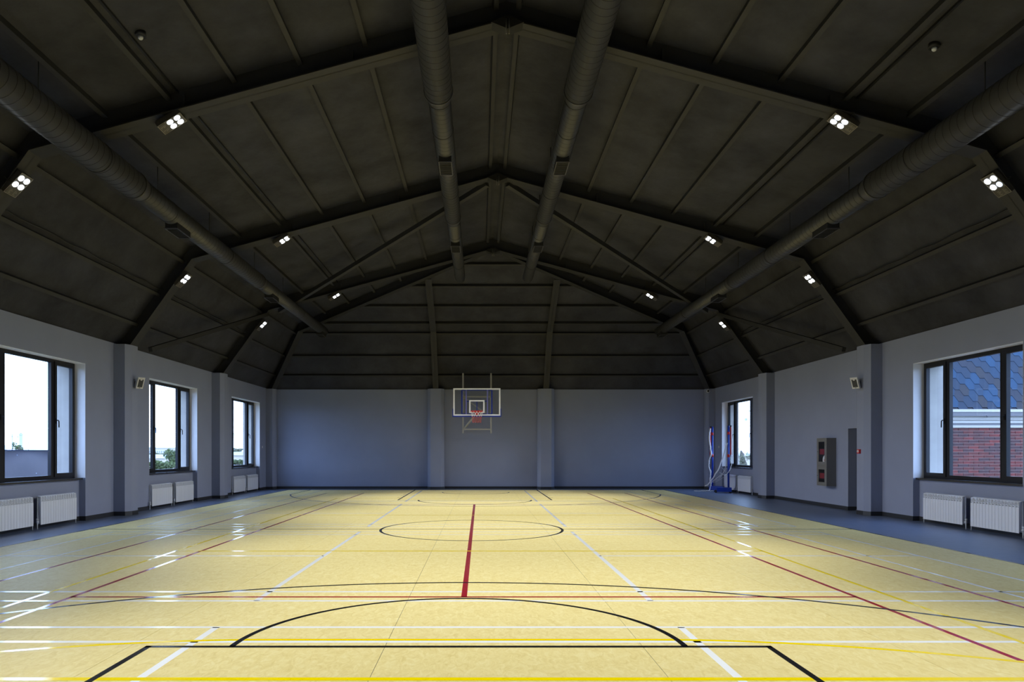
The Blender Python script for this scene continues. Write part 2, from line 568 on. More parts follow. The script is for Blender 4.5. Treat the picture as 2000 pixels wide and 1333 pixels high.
# purlins across the far hip
for z in (4.66, 5.38, 6.18):
    u = UK + (ZK - z) / SLOPE_ST
    y = YF + W * 0 - (W - u)
    nrm = Vector((0, SLOPE_ST, 1)).normalized()
    c = Vector((0, y, z)) - nrm * 0.055
    MB().bar((XR - u + 0.12, c.y, c.z), (XR + u - 0.12, c.y, c.z), 0.075, 0.11, up=nrm).build('purlin', 'steel_black', ceiling)
SH = (ZA - ZK) / (YFK - YA1)
for t in (0.02, 0.25, 0.50, 0.75):
    y = YFK + (YA1 - YFK) * t
    z = ZK + (ZA - ZK) * t
    hw = UK * (1 - t) - 0.14
    nrm = Vector((0, SH, 1)).normalized()
    c = Vector((0, y, z)) - nrm * 0.055
    MB().bar((XR - hw, c.y, c.z), (XR + hw, c.y, c.z), 0.075, 0.11, up=nrm).build('purlin', 'steel_black', ceiling)

# ------------------------------------------------------------------ steel frames
DV, DH = 0.37, 0.42        # vertical / horizontal depth of the members
UFK = 7.36
ZFK = ZA - DV - SLOPE_UP * UFK
def member(name, tops, bots, lat, parent, fw=0.32, tw=0.02):
    """I-shaped member: web between top and bottom line, bottom flange of width fw"""
    b = MB()
    lat = Vector(lat).normalized()
    t = [Vector(p) for p in tops]; o = [Vector(p) for p in bots]
    for i in range(len(t) - 1):
        v = [t[i] - lat * tw / 2, t[i + 1] - lat * tw / 2, o[i + 1] - lat * tw / 2, o[i] - lat * tw / 2,
             t[i] + lat * tw / 2, t[i + 1] + lat * tw / 2, o[i + 1] + lat * tw / 2, o[i] + lat * tw / 2]
        b.poly(v, [(0, 1, 2, 3), (7, 6, 5, 4), (0, 4, 5, 1), (1, 5, 6, 2), (2, 6, 7, 3), (3, 7, 4, 0)])
        up = (t[i] - o[i]).normalized() * 0.018
        v = [o[i] - lat * fw / 2, o[i + 1] - lat * fw / 2, o[i + 1] + lat * fw / 2, o[i] + lat * fw / 2]
        v = v + [p + up for p in v]
        b.poly(v, [(0, 1, 2, 3), (7, 6, 5, 4), (0, 4, 5, 1), (1, 5, 6, 2), (2, 6, 7, 3), (3, 7, 4, 0)])
    return fix_normals(b.build(name, 'steel_black', parent))

FL = ['roof frame overhead behind the viewpoint, first of the row', 'nearest black steel roof frame in view, spanning the hall above the first lamps',
      'middle black steel roof frame, carrying the second row of lamps', 'farthest black steel roof frame, carrying the lamps nearest the hip end']
for i, yf in enumerate(FRAMES):
    r = empty('roof_frame', (XR, yf, ZW), label=FL[i], cat='roof frame', group='black steel roof frames')
    if i == 0: r['label'] = 'black steel roof frame nearest the viewpoint, above the near free-throw line'
    for sgn in (-1, 1):
        X = lambda u: XR + sgn * u
        gap = 0.16
        member('rafter', [(X(0.0), yf, ZA), (X(UK), yf, ZK)], [(X(0.0), yf, ZA - DV), (X(UFK), yf, ZFK)], (0, 1, 0), r)
        member('haunch_leg', [(X(UK), yf, ZK), (X(UB - 0.02), yf, ZW + 0.02)], [(X(UFK), yf, ZFK), (X(8.84), yf, ZW)], (0, 1, 0), r)
        # stiffener plates
        for u in (2.4, 5.0):
            MB().box(min(X(u) - 0.008, X(u) + 0.008), X(u) + 0.008, yf - 0.10, yf + 0.10, skin_z(u) - DV + 0.02, skin_z(u) - 0.12).build('stiffener_plate', 'steel_black', r)
    # apex splice: diamond plate and two hanging bolts
    za = ZA - DV
    b = MB()
    for dy in (-0.185,):
        v = [(XR - 0.25, yf + dy, za - 0.060), (XR, yf + dy, za - 0.16), (XR + 0.25, yf + dy, za - 0.060), (XR, yf + dy, za + 0.06)]
        v2 = [(p[0], p[1] + 0.20, p[2]) for p in v]
        b.poly(v + v2, [(0, 1, 2, 3), (7, 6, 5, 4), (0, 4, 5, 1), (1, 5, 6, 2), (2, 6, 7, 3), (3, 7, 4, 0)])
    fix_normals(b.build('apex_plate', 'grille_dark', r))
    for dx in (-0.022, 0.022):
        MB().tube([(XR + dx, yf - 0.20, za - 0.02), (XR + dx, yf - 0.20, za - 0.25)], 0.011, 8).build('hanger_rod', 'pipe_dark', r)

# hip rafters and jack rafters at the far end
zfa = ZA - DV
def hip(sgn):
    r = empty('hip_rafter', (XR + sgn * 8.6, YF - 0.3, ZW), label='black hip rafter running from the far %s corner pilaster up to the ridge' % ('left' if sgn < 0 else 'right'), cat='rafter', group='hip rafters at the far end')
    lat = Vector((YFK - YA1, -sgn * UK, 0)).normalized()
    lat = Vector((lat.x, lat.y, 0))
    Yk = YF - (W - UFK)
    member('upper_rafter', [(XR + sgn * 0.15, YA1 + 0.08, ZA - 0.05), (XR + sgn * UK, YFK, ZK)], [(XR + sgn * 0.15, YA1 + 0.08, zfa - 0.04), (XR + sgn * UFK, Yk, ZFK)], lat, r, fw=0.22)
    lat2 = Vector((1, -sgn, 0)).normalized()
    member('lower_leg', [(XR + sgn * UK, YFK, ZK), (XR + sgn * (UB - 0.05), YF + 0.01, ZW + 0.02)], [(XR + sgn * UFK, Yk, ZFK), (XR + sgn * 8.82, YF - 0.32, ZW)], lat2, r, fw=0.22)
for sgn in (-1, 1): hip(sgn)
for xc in (-1.815, 2.685):
    sd = 'left' if xc < 0 else 'right'
    u = abs(xc - XR)
    r = empty('jack_rafter', (xc, YF - 0.3, ZW), label='black jack rafter rising from the %s pilaster of the far wall' % sd, cat='rafter', group='jack rafters of the far hip')
    Yk = YF - (W - UFK)
    t = 1 - u / UK
    yt, zt = YFK + (YA1 - YFK) * t, ZK + (ZA - ZK) * t
    t2 = 1 - u / UFK
    yt2, zt2 = Yk + (YA1 - Yk) * t2, ZFK + (zfa - ZFK) * t2
    member('upper_rafter', [(xc, YFK, ZK), (xc, yt + 0.1, zt - 0.05)], [(xc, Yk, ZFK), (xc, yt2 + 0.1, zt2 - 0.03)], (1, 0, 0), r, fw=0.23)
    member('lower_leg', [(xc, YFK, ZK), (xc, YF + 0.03, ZW + 0.02)], [(xc, Yk, ZFK), (xc, YF - 0.32, ZW)], (1, 0, 0), r, fw=0.23)
# wind braces in the last bay
for sgn in (-1, 1):
    sd = 'left' if sgn < 0 else 'right'
    y0, y1 = FRAMES[2], FRAMES[3]
    b = MB().bar((XR + sgn * 0.25, y0 + 0.12, zfa - 0.10), (XR + sgn * (UFK - 0.35), y1 - 0.1, ZFK - 0.02), 0.12, 0.12)
    tag(b.build('wind_brace', 'steel_black'), 'black diagonal brace sloping from the ridge to the %s knee of the farthest frame' % sd, 'brace', 'wind braces of the last bay')
    b = MB().bar((XR + sgn * 8.62, y0 + 0.40, ZW - 0.03), (XR + sgn * (UFK + 0.02), y1 - 0.15, ZFK - 0.12), 0.11, 0.11)
    tag(b.build('wind_brace', 'steel_black'), 'black diagonal brace rising from the middle pilaster of the %s wall to the roof knee' % sd, 'brace', 'wind braces of the last bay')

# ------------------------------------------------------------------ windows
def window(idx, sgn, yc):
    xi = XL if sgn < 0 else XRT
    fx0 = xi + sgn * 0.235          # room side of the frame
    fx1 = xi + sgn * 0.305          # outside of the frame
    xo = XLO if sgn < 0 else XRO
    y0, y1 = yc - WH, yc + WH
    w = empty('window_%d' % idx, (fx0, yc, ZS), kind='structure')
    w['label'] = '%s dark framed three-light window of the %s wall' % ({1.78: 'rearmost', 7.78: 'second', 13.75: 'third', 19.8: 'fourth', 25.85: 'farthest'}[yc], 'left' if sgn < 0 else 'right')
    def xb(a, c): return tuple(sorted((a, c)))
    # outer frame with two mullions
    f = MB(); a, c = xb(fx0, fx1)
    f.box(a, c, y0, y0 + 0.06, ZS, ZT); f.box(a, c, y1 - 0.06, y1, ZS, ZT)
    f.box(a, c, y0 + 0.06, y1 - 0.06, ZS, ZS + 0.06); f.box(a, c, y0 + 0.06, y1 - 0.06, ZT - 0.06, ZT)
    for ym in (y0 + 0.78, y1 - 0.78):
        f.box(a, c, ym - 0.045, ym + 0.045, ZS + 0.06, ZT - 0.06)
    f.build('window_frame', 'frame_dark', w)
    # narrow opening sashes
    sx0, sx1 = xb(fx0 - sgn * 0.018, fx1 - sgn * 0.012)
    px = fx0 + sgn * 0.03
    p0, p1 = xb(px, px + sgn * 0.006)
    for (ya, yb, hs) in ((y0 + 0.045, y0 + 0.745, 1), (y1 - 0.745, y1 - 0.045, -1)):
        m = MB(); t = 0.075
        m.box(sx0, sx1, ya, ya + t, ZS + 0.045, ZT - 0.045); m.box(sx0, sx1, yb - t, yb, ZS + 0.045, ZT - 0.045)
        m.box(sx0, sx1, ya + t, yb - t, ZS + 0.045, ZS + 0.045 + t); m.box(sx0, sx1, ya + t, yb - t, ZT - 0.045 - t, ZT - 0.045)
        s = m.build('sash', 'frame_dark', w)
        MB().box(p0, p1, ya + t, yb - t, ZS + 0.045 + t, ZT - 0.045 - t).build('pane', 'glass', s)
        yh = (yb - t / 2) if hs > 0 else (ya + t / 2)
        zh = 2.17
        h = MB()
        hx = fx0 - sgn * 0.018
        q0, q1 = xb(hx, hx - sgn * 0.012)
        h.box(q0, q1, yh - 0.016, yh + 0.016, zh - 0.05, zh + 0.06)
        h.tube([(hx, yh, zh + 0.02), (hx - sgn * 0.045, yh, zh + 0.022), (hx - sgn * 0.062, yh, zh + 0.0), (hx - sgn * 0.064, yh, zh - 0.13)], 0.011, 8)
        h.build('handle', 'handle_black', s)
    # fixed middle light
    ya, yb = y0 + 0.825, y1 - 0.825
    m = MB(); t = 0.022
    bx0, bx1 = xb(fx0 - sgn * 0.002, fx1)
    m.box(bx0, bx1, ya, ya + t, ZS + 0.06, ZT - 0.06); m.box(bx0, bx1, yb - t, yb, ZS + 0.06, ZT - 0.06)
    m.box(bx0, bx1, ya + t, yb - t, ZS + 0.06, ZS + 0.06 + t); m.box(bx0, bx1, ya + t, yb - t, ZT - 0.06 - t, ZT - 0.06)
    m.build('glazing_bead', 'frame_dark', w)
    MB().box(p0, p1, ya + t, yb - t, ZS + 0.06 + t, ZT - 0.06 - t).build('pane', 'glass', w)
    # sills
    a, c = xb(fx0 + sgn * 0.005, xi + sgn * 0.055)
    MB().box(a, c, y0 + 0.004, y1 - 0.004, ZS - 0.038, ZS).build('window_sill', 'sill_dark', w)
    a, c = xb(fx1, xo + sgn * 0.05)
    MB().box(a, c, y0, y1, ZS - 0.03, ZS - 0.004).build('outer_sill', 'metal_sill_white', w)
    # white painted reveals and plastered outer reveals
    a, c = xb(xi + sgn * 0.002, fx0)
    g = 0.006
    m = MB(); m.box(a, c, y0, y0 + g, ZS, ZT); m.box(a, c, y1 - g, y1, ZS, ZT); m.box(a, c, y0 + g, y1 - g, ZT - g, ZT)
    m.build('reveal', 'reveal_paint', w)
    a, c = xb(fx1, xo)
    m = MB(); m.box(a, c, y0, y0 + g, ZS, ZT); m.box(a, c, y1 - g, y1, ZS, ZT); m.box(a, c, y0 + g, y1 - g, ZT - g, ZT)
    m.build('outer_reveal', 'plaster_outside', w)
n = 0
for sgn in (-1, 1):
    for y in WIN:
        if sgn > 0 and abs(y - 19.8) < 0.1: continue
        n += 1
        window(n, sgn, y)

# door in the right wall
d = empty('door_1', (XRT + 0.25, 17.56, 0), kind='structure')
MB().box(XRT + 0.25, XRT + 0.29, 17.19, 17.93, 0.01, 2.06).build('door_leaf', 'cabinet_grey', d)
m = MB(); m.box(XRT + 0.23, XRT + 0.31, 17.125, 17.19, 0, 2.125); m.box(XRT + 0.23, XRT + 0.31, 17.93, 17.995, 0, 2.125); m.box(XRT + 0.23, XRT + 0.31, 17.19, 17.93, 2.06, 2.125)
m.build('door_frame', 'cabinet_grey', d)
m = MB(); m.box(XRT + 0.235, XRT + 0.25, 17.24, 17.27, 0.95, 1.12); m.tube([(XRT + 0.25, 17.255, 1.05), (XRT + 0.20, 17.255, 1.05), (XRT + 0.20, 17.37, 1.05)], 0.009, 8)
m.build('door_handle', 'chrome', d)

# ------------------------------------------------------------------ radiators
SW = 0.0805
RH = 0.57
NSEC = 15
def radiator_meshes():
    # local: x out of the wall towards the room (+x), y along the wall, z up; origin at base centre of the back
    s = MB()
    hw = SW / 2
    s.box(0.080, 0.090, -hw + 0.0025, hw - 0.0025, 0.0, 0.455)              # flat front plate
    s.box(0.010, 0.082, -0.008, 0.008, 0.015, 0.545)                       # water tube fin
    s.box(0.010, 0.020, -hw + 0.006, hw - 0.006, 0.01, 0.55)               # rear fin
    s.poly([(0.074, -hw + 0.002, 0.555), (0.020, -hw + 0.002, 0.57), (0.020, hw - 0.002, 0.57), (0.074, hw - 0.002, 0.555),
            (0.076, -hw + 0.002, 0.543), (0.020, -hw + 0.002, 0.556), (0.020, hw - 0.002, 0.556), (0.076, hw - 0.002, 0.543)],
           [(0, 3, 2, 1), (4, 5, 6, 7), (0, 4, 7, 3), (0, 1, 5, 4), (3, 7, 6, 2), (1, 2, 6, 5)])
    for k in range(3):                                                     # slanting air louvres
        z = 0.462 + k * 0.028
        s.poly([(0.086 - k * 0.004, -hw + 0.003, z + 0.016), (0.086 - k * 0.004, hw - 0.003, z - 0.002), (0.06, hw - 0.003, z + 0.010), (0.06, -hw + 0.003, z + 0.028),
                (0.086 - k * 0.004, -hw + 0.003, z + 0.025), (0.086 - k * 0.004, hw - 0.003, z + 0.007), (0.06, hw - 0.003, z + 0.019), (0.06, -hw + 0.003, z + 0.037)],
               [(0, 1, 2, 3), (7, 6, 5, 4), (0, 4, 5, 1), (2, 6, 7, 3), (1, 5, 6, 2), (0, 3, 7, 4)])
    for sy in (-1, 1):
        y = sy * (hw - 0.004)
        s.box(0.066, 0.086, min(y, y - sy * 0.006), max(y, y - sy * 0.006), 0.455, 0.55)
    sec = s.mesh('radiator_section', 'radiator_white')
    v = MB()                                                               # valve: body, head and pipe to the floor
    v.tube([(0.05, 0, 0.055), (0.05, 0.045, 0.055)], 0.012, 10)
    v.tube([(0.05, 0.045, -0.085), (0.05, 0.045, 0.075)], 0.011, 10)
    v.tube([(0.05, 0.045, 0.03), (0.05, 0.045, 0.085)], 0.018, 10)
    v.tube([(0.05, 0.045, 0.085), (0.05, 0.045, 0.125)], 0.021, 12)
    val = v.mesh('valve', 'pipe_grey')
    v = MB()
    v.tube([(0.05, 0, 0.055), (0.05, -0.03, 0.055)], 0.011, 10)
    v.tube([(0.05, -0.03, -0.085), (0.05, -0.03, 0.10)], 0.010, 10)
    val2 = v.mesh('return_pipe', 'pipe_grey')
    k = MB()
    k.box(-0.035, 0.012, -0.015, 0.015, 0.46, 0.50)
    brk = k.mesh('wall_bracket', 'pipe_grey')
    return sec, val, val2, brk
SEC, VAL, VAL2, BRK = radiator_meshes()
def radiator(sgn, yc, label, group):
    xi = XL if sgn < 0 else XRT
    r = empty('radiator', (xi + sgn * 0.0, yc, 0.088), rz=0 if sgn < 0 else PI, label=label, cat='radiator', group=group)
    if sgn < 0:
        r.location.x = XL - 0.0
    for k in range(NSEC):
        link('radiator_section', SEC, r, (0, (k - (NSEC - 1) / 2) * SW, 0))
    L = NSEC * SW / 2
    # valve always on the end nearer the viewpoint
    near = -1 if sgn < 0 else 1
    a = link('valve', VAL, r, (0, near * L, 0))
    if near < 0: a.scale = (1, -1, 1)
    b = link('return_pipe', VAL2, r, (0, -near * L, 0))
    if near < 0: b.scale = (1, -1, 1)
    for yy in (-0.35, 0.35):
        q = link('wall_bracket', BRK, r, (0, yy, 0))
        q.scale = (4.0, 1, 1); q.location.x = -0.002
    return r
POSN = {13.75: 'nearest', 19.8: 'middle', 25.85: 'farthest'}
for sgn in (-1, 1):
    side = 'left' if sgn < 0 else 'right'
    for y in WIN[2:]:
        if sgn > 0 and abs(y - 19.8) < 0.1: continue
        for k, dy in enumerate((-0.97, 0.46)):
            which = 'nearer' if k == 0 else 'farther'
            radiator(sgn, y + dy + (0.0), 'white ribbed radiator, the %s one under the %s %s window' % (which, POSN[y], side), 'white radiators under the windows')

# ------------------------------------------------------------------ ventilation ducts
def duct(x, z, segs, label, grilles, yend, hang):
    """segs: list of (y0, y1, radius)"""
    r = empty('ventilation_duct', (x, segs[0][0], z), label=label, cat='duct', group='round black ventilation ducts under the roof')
    N = 36
    for i, (a, c, rad) in enumerate(segs):
        b = MB()
        b.tube([(x, a, z), (x, c, z)], rad, 48)
        sec = b.build('duct_section', 'duct_black', r)
        # helical lock seam of the spiral duct, a thin proud ribbon
        pitch, nseg = 0.15, 40
        v = []; f = []
        nt = int((c - a - 0.08) / pitch) * nseg
        for k in range(nt + 1):
            an = 2 * PI * k / nseg
            yy = a + 0.03 + pitch * k / nseg
            ca, sa = math.cos(an), math.sin(an)
            for dy, rr in ((-0.0045, rad - 0.001), (-0.003, rad + 0.0022), (0.003, rad + 0.0022), (0.0045, rad - 0.001)):
                v.append((x + ca * rr, yy + dy, z + sa * rr))
            if k < nt:
                q = 4 * k
                f += [(q, q + 1, q + 5, q + 4), (q + 1, q + 2, q + 6, q + 5), (q + 2, q + 3, q + 7, q + 6)]
        MB().poly(v, f).build('spiral_seam', 'duct_seam', sec)
        # collars at the joints
        if i + 1 < len(segs):
            r2 = segs[i + 1][2]
            b = MB(); b.tube([(x, c - 0.01, z), (x, c + 0.03, z), (x, c + 0.20, z), (x, c + 0.24, z)], rad, N, radii=[rad + 0.004, rad + 0.004, r2 + 0.004, r2 + 0.004])
            b.build('reducer', 'duct_black', r)
            for yy, rad_ in ((c - 0.012, rad), (c + 0.24, r2)):
                MB().tube([(x, yy - 0.007, z), (x, yy + 0.007, z)], rad_ + 0.007, N).build('seam_ring', 'duct_seam', r)
        yy = a + 1.3
        while yy < c - 0.8:
            MB().tube([(x, yy - 0.006, z), (x, yy + 0.006, z)], rad + 0.006, N).build('seam_ring', 'duct_seam', r)
            yy += 2.9
    for g in grilles:
        rad = [s[2] for s in segs if s[0] <= g <= s[1]][0]
        zb = z - rad
        b = MB(); b.box(x - 0.115, x + 0.115, g - 0.30, g + 0.30, zb - 0.075, zb + 0.08)
        o = b.build('vent_box', 'grille_dark', r)
        m = MB(); zz = zb - 0.088
        m.box(x - 0.125, x + 0.125, g - 0.31, g - 0.295, zz, zb - 0.07); m.box(x - 0.125, x + 0.125, g + 0.295, g + 0.31, zz, zb - 0.07)
        m.box(x - 0.125, x - 0.11, g - 0.295, g + 0.295, zz, zb - 0.07); m.box(x + 0.11, x + 0.125, g - 0.295, g + 0.295, zz, zb - 0.07)
        m.build('grille_rim', 'grille_frame', o)
        for k in range(9):
            yk = g - 0.26 + k * 0.065
            MB().box(x - 0.11, x + 0.11, yk - 0.006, yk + 0.006, zb - 0.086, zb - 0.075).build('grille_slat', 'grille_dark', o)
    for y in hang:
        u = abs(x - XR)
        zt = skin_z(u) - 0.02
        rad = [s[2] for s in segs if s[0] <= y <= s[1]][0]
        MB().tube([(x, y, zt), (x, y, z + rad - 0.01)], 0.008, 6).build('hanger_rod', 'steel_black', r)
ZD = 7.225
for sgn, nm in ((-1, 'left'), (1, 'right')):
    xd = -0.66 if sgn < 0 else 1.55
    duct(xd, ZD, [(1.2, 10.9, 0.225), (10.9, 16.75, 0.183), (16.75, 22.6, 0.165)], 'round black duct just %s of the ridge, stopping short of the far hip' % nm, [7.2, 13.25, 18.6], 22.6, [3.0, 6.0, 9.0, 12.4, 15.2, 18.0, 20.5])
    xs_ = XR - 6.30 if sgn < 0 else XR + 6.30
    duct(xs_, 6.055, [(0.6, 11.7, 0.235), (11.7, 18.3, 0.195), (18.3, 26.0, 0.168)], 'long round black duct along the %s roof knee' % nm, [7.4, 13.45, 19.5, 25.55], 26.0, [3.0, 6.0, 9.2, 12.6, 15.0, 18.0, 20.6])

# ------------------------------------------------------------------ floodlights
def lamp_proto():
    # local: +x towards the hall centre, emits along -z; origin at the bracket
    r = empty('floodlight', (0, 0, 0))
    m = MB()
    m.box(-0.205, 0.205, -0.135, 0.135, -0.03, 0.04)
    for k in range(7):
        m.box(-0.19, 0.19, -0.12 + k * 0.037, -0.108 + k * 0.037, 0.04, 0.065)
    m.build('housing', 'lamp_housing', r)
    m = MB()
    m.box(-0.205, 0.205, -0.135, -0.127, -0.036, -0.03); m.box(-0.205, 0.205, 0.127, 0.135, -0.036, -0.03)
    m.box(-0.205, -0.197, -0.127, 0.127, -0.036, -0.03); m.box(0.197, 0.205, -0.127, 0.127, -0.036, -0.03)
    m.build('rim', 'lamp_print', r)
    for px in (-0.01, 0.118):
        for py in (-0.064, 0.064):
            MB().tube([(px, py, -0.030), (px, py, -0.040)], 0.048, 20).build('led_lens', 'led_light', r)
    MB().box(-0.19, -0.085, -0.115, 0.115, -0.036, -0.030).build('driver_cover', 'lamp_housing', r)
    m = MB()
    for k, w in enumerate((0.05, 0.03, 0.06, 0.04)):
        m.box(-0.178 + k * 0.022, -0.170 + k * 0.022, -0.07, -0.07 + w, -0.0375, -0.036)
        m.box(-0.178 + k * 0.022, -0.172 + k * 0.022, 0.03, 0.03 + w, -0.0375, -0.036)
    tag(m.build('type_plate', 'lamp_print', r), kind='stuff')
    m = MB()
    m.bar((-0.03, -0.145, 0.0), (-0.03, -0.145, 0.11), 0.03, 0.006, up=(1, 0, 0)); m.bar((-0.03, 0.145, 0.0), (-0.03, 0.145, 0.11), 0.03, 0.006, up=(1, 0, 0))
    m.box(-0.045, -0.015, -0.148, 0.148, 0.105, 0.112)
    m.build('mounting_yoke', 'steel_black', r)
    ld = bpy.data.lights.new('led_beam', 'SPOT')
    ld.energy = LAMP_W
    ld.color = LAMP_COL
    ld.spot_size = math.radians(84)
    ld.spot_blend = 1.0
    ld.shadow_soft_size = 0.07
    lo = bpy.data.objects.new('led_beam', ld)
    C.objects.link(lo)
    lo.parent = r
    lo.location = (0.055, 0, -0.12)
    lo.rotation_euler = (0, -math.radians(8), 0)      # optics throw the beam a little further inwards
    return r
proto = lamp_proto()
used = False
ROWN = ['behind the viewpoint', 'on the nearest roof frame', 'on the middle roof frame', 'on the farthest roof frame']
for i, yf in enumerate(FRAMES):
    for sgn, side in ((-1, 'left'), (1, 'right')):
        for kind, u, z, tilt in (('upper', 5.23, 6.665, 32), ('lower', 7.63, 5.70, 45)):
            o = proto if not used else copy_tree(proto)
            used = True
            o.location = (XR + sgn * u, yf - 0.02, z)
            o.rotation_euler = (0, -math.radians(tilt), 0 if sgn < 0 else PI)
            tag(o, '%s %s floodlight with four round LEDs %s' % (kind, side, ROWN[i]), 'floodlight', 'LED floodlights on the roof frames')
            if i == 0: o['label'] = '%s %s floodlight with four round LEDs, above the near end of the court' % (kind, side)
            if i == 1 and sgn > 0 and kind == 'lower':
                lens = [c for c in o.children if c.name.startswith('led_lens')][1]
                lens.data = lens.data.copy(); lens.data.materials[0] = MATS['led_dim']

# cables along the roof from lamp to lamp
for sgn, side in ((-1, 'left'), (1, 'right')):
    for i, (a, c) in enumerate(zip(FRAMES[:-1], FRAMES[1:])):
        u = 5.13 if sgn < 0 else 5.45
        nm = ['first', 'second', 'last'][i]
        zz = skin_z(u) - 0.022
        tag(MB().bar((XR + sgn * u, a + 0.02, zz), (XR + sgn * u, c - 0.02, zz), 0.035, 0.03).build('cable_duct', 'cable_black'), 'thin black cable channel beside a purlin, %s half of the roof, %s bay' % (side, nm), 'cable', 'cable channels under the roof')
        z0 = 5.45
        uu = UK + (ZK - z0) / SLOPE_ST - 0.10
        pts = [(XR + sgn * (uu - 0.012 * math.sin(k * 1.9)), a + 0.05 + (c - a - 0.1) * k / 24, z0 + 0.015 * math.sin(k * 1.3)) for k in range(25)]
        tag(MB().tube(pts, 0.014, 6).build('power_cable', 'cable_black'), 'wavy black power cable lying on a purlin of the steep %s roof side, %s bay' % (side, nm), 'cable', 'power cables on the steep roof sides')

# heat detectors
for (x, y, side) in ((-4.58, 9.32, 'left'), (6.09, 9.27, 'right')):
    z = skin_z(abs(x - XR))
    r = empty('smoke_detector', (x, y, z), label='small round detector on the roof above the nearest %s frame' % side, cat='detector', group='roof detectors')
    MB().tube([(x, y, z + 0.02), (x, y, z - 0.05)], 0.07, 16).build('base', 'cable_black', r)
    MB().tube([(x, y, z - 0.05), (x, y, z - 0.075), (x, y, z - 0.09)], 0.03, 16, radii=[0.035, 0.032, 0.02]).build('sensor_head', 'pipe_grey', r)

# ------------------------------------------------------------------ loudspeakers, camera, call point, sockets
def speaker(sgn, side):
    xf = (XL + 0.355) if sgn < 0 else (XRT - 0.355)
    y, z = 16.80, 3.19
    r = empty('loudspeaker', (xf, y, z), label='small white wall loudspeaker with dark grille on the %s pilaster' % side, cat='loudspeaker', group='wall loudspeakers')
    # local x into the room
    d = -sgn
    tilt = math.radians(14)
    def P(a, b, c):   # a out of the wall, b along the wall, c up, tilted downwards and turned to the viewer
        yaw = math.radians(35)
        a2, b2 = a * math.cos(yaw) + b * math.sin(yaw), -a * math.sin(yaw) + b * math.cos(yaw)
        a3, c3 = a2 + c * math.sin(tilt), c
        return (xf + d * (a3 + 0.06), y + b2, z + c3)
    def blk(a0, a1, b0, b1, c0, c1, inset=0.0):
        v = [P(a0, b0 + inset, c0 + inset), P(a0, b1 - inset, c0 + inset), P(a0, b1 - inset, c1 - inset), P(a0, b0 + inset, c1 - inset), P(a1, b0, c0), P(a1, b1, c0), P(a1, b1, c1), P(a1, b0, c1)]
        return v, [(0, 1, 2, 3), (7, 6, 5, 4), (0, 4, 5, 1), (1, 5, 6, 2), (2, 6, 7, 3), (3, 7, 4, 0)]
    fix_normals(MB().poly(*blk(0.0, 0.13, -0.085, 0.085, -0.135, 0.135, 0.02)).build('cabinet', 'speaker_white', r))
    fix_normals(MB().poly(*blk(0.128, 0.135, -0.058, 0.058, -0.10, 0.085)).build('grille', 'speaker_mesh', r))
    m = MB()
    for k in range(2):
        m.poly(*blk(0.130, 0.136, -0.02 + k * 0.012, 0.008 + k * 0.012, -0.122, -0.112))
    fix_normals(m.build('badge', 'speaker_mesh', r))
    v, f = blk(0.130, 0.137, -0.022, 0.022, 0.06, 0.10)
    fix_normals(MB().poly(v, f).build('tweeter_cover', 'speaker_white', r))
    m = MB()
    x0, x1 = sorted((xf, xf + d * 0.09))
    m.box(x0, x1, y - 0.02, y + 0.02, z - 0.05, z + 0.05)
    m.build('wall_bracket', 'speaker_mesh', r)
speaker(-1, 'left'); speaker(1, 'right')

xf = XRT - 0.355
r = empty('dome_camera', (XRT - 0.22, 28.17, 4.0), label='small white dome camera at the top of the far right corner pilaster', cat='camera')
cx, cz = 9.28, 4.0
MB().tube([(cx, 28.17, cz), (cx, 28.13, cz)], 0.068, 20).build('mount_ring', 'white_plastic', r)
MB().tube([(cx, 28.135, cz), (cx, 28.10, cz), (cx, 28.085, cz)], 0.045, 18, radii=[0.045, 0.038, 0.018]).build('dome', 'rubber', r)

cy, cz = 16.80, 1.535
r = empty('fire_call_point', (xf, cy, cz), label='red fire alarm call point on the right pilaster', cat='alarm')
MB().box(xf - 0.045, xf, cy - 0.05, cy + 0.05, cz - 0.052, cz + 0.052).build('housing', 'red_enamel', r)
MB().box(xf - 0.048, xf - 0.045, cy - 0.028, cy + 0.036, cz - 0.022, cz + 0.030).build('press_plate', 'white_plastic', r)
MB().box(xf - 0.050, xf - 0.048, cy - 0.010, cy + 0.010, cz - 0.010, cz + 0.012).build('press_dot', 'rubber', r)

for sgn, side in ((-1, 'left'), (1, 'right')):
    xw = XL if sgn < 0 else XRT
    ys_ = 27.72
    z = 1.72
    r = empty('wall_switch', (xw, ys_, z), label='tiny white wall switch between the far %s window and the corner' % side, cat='switch', group='wall switches')
    a, c = sorted((xw, xw - sgn * 0.012))
    MB().box(a, c, ys_ - 0.04, ys_ + 0.04, z - 0.04, z + 0.04).build('plate', 'white_plastic', r)
    a, c = sorted((xw - sgn * 0.012, xw - sgn * 0.018))
    MB().box(a, c, ys_ - 0.022, ys_ + 0.022, z - 0.022, z + 0.022).build('rocker', 'white_plastic', r)

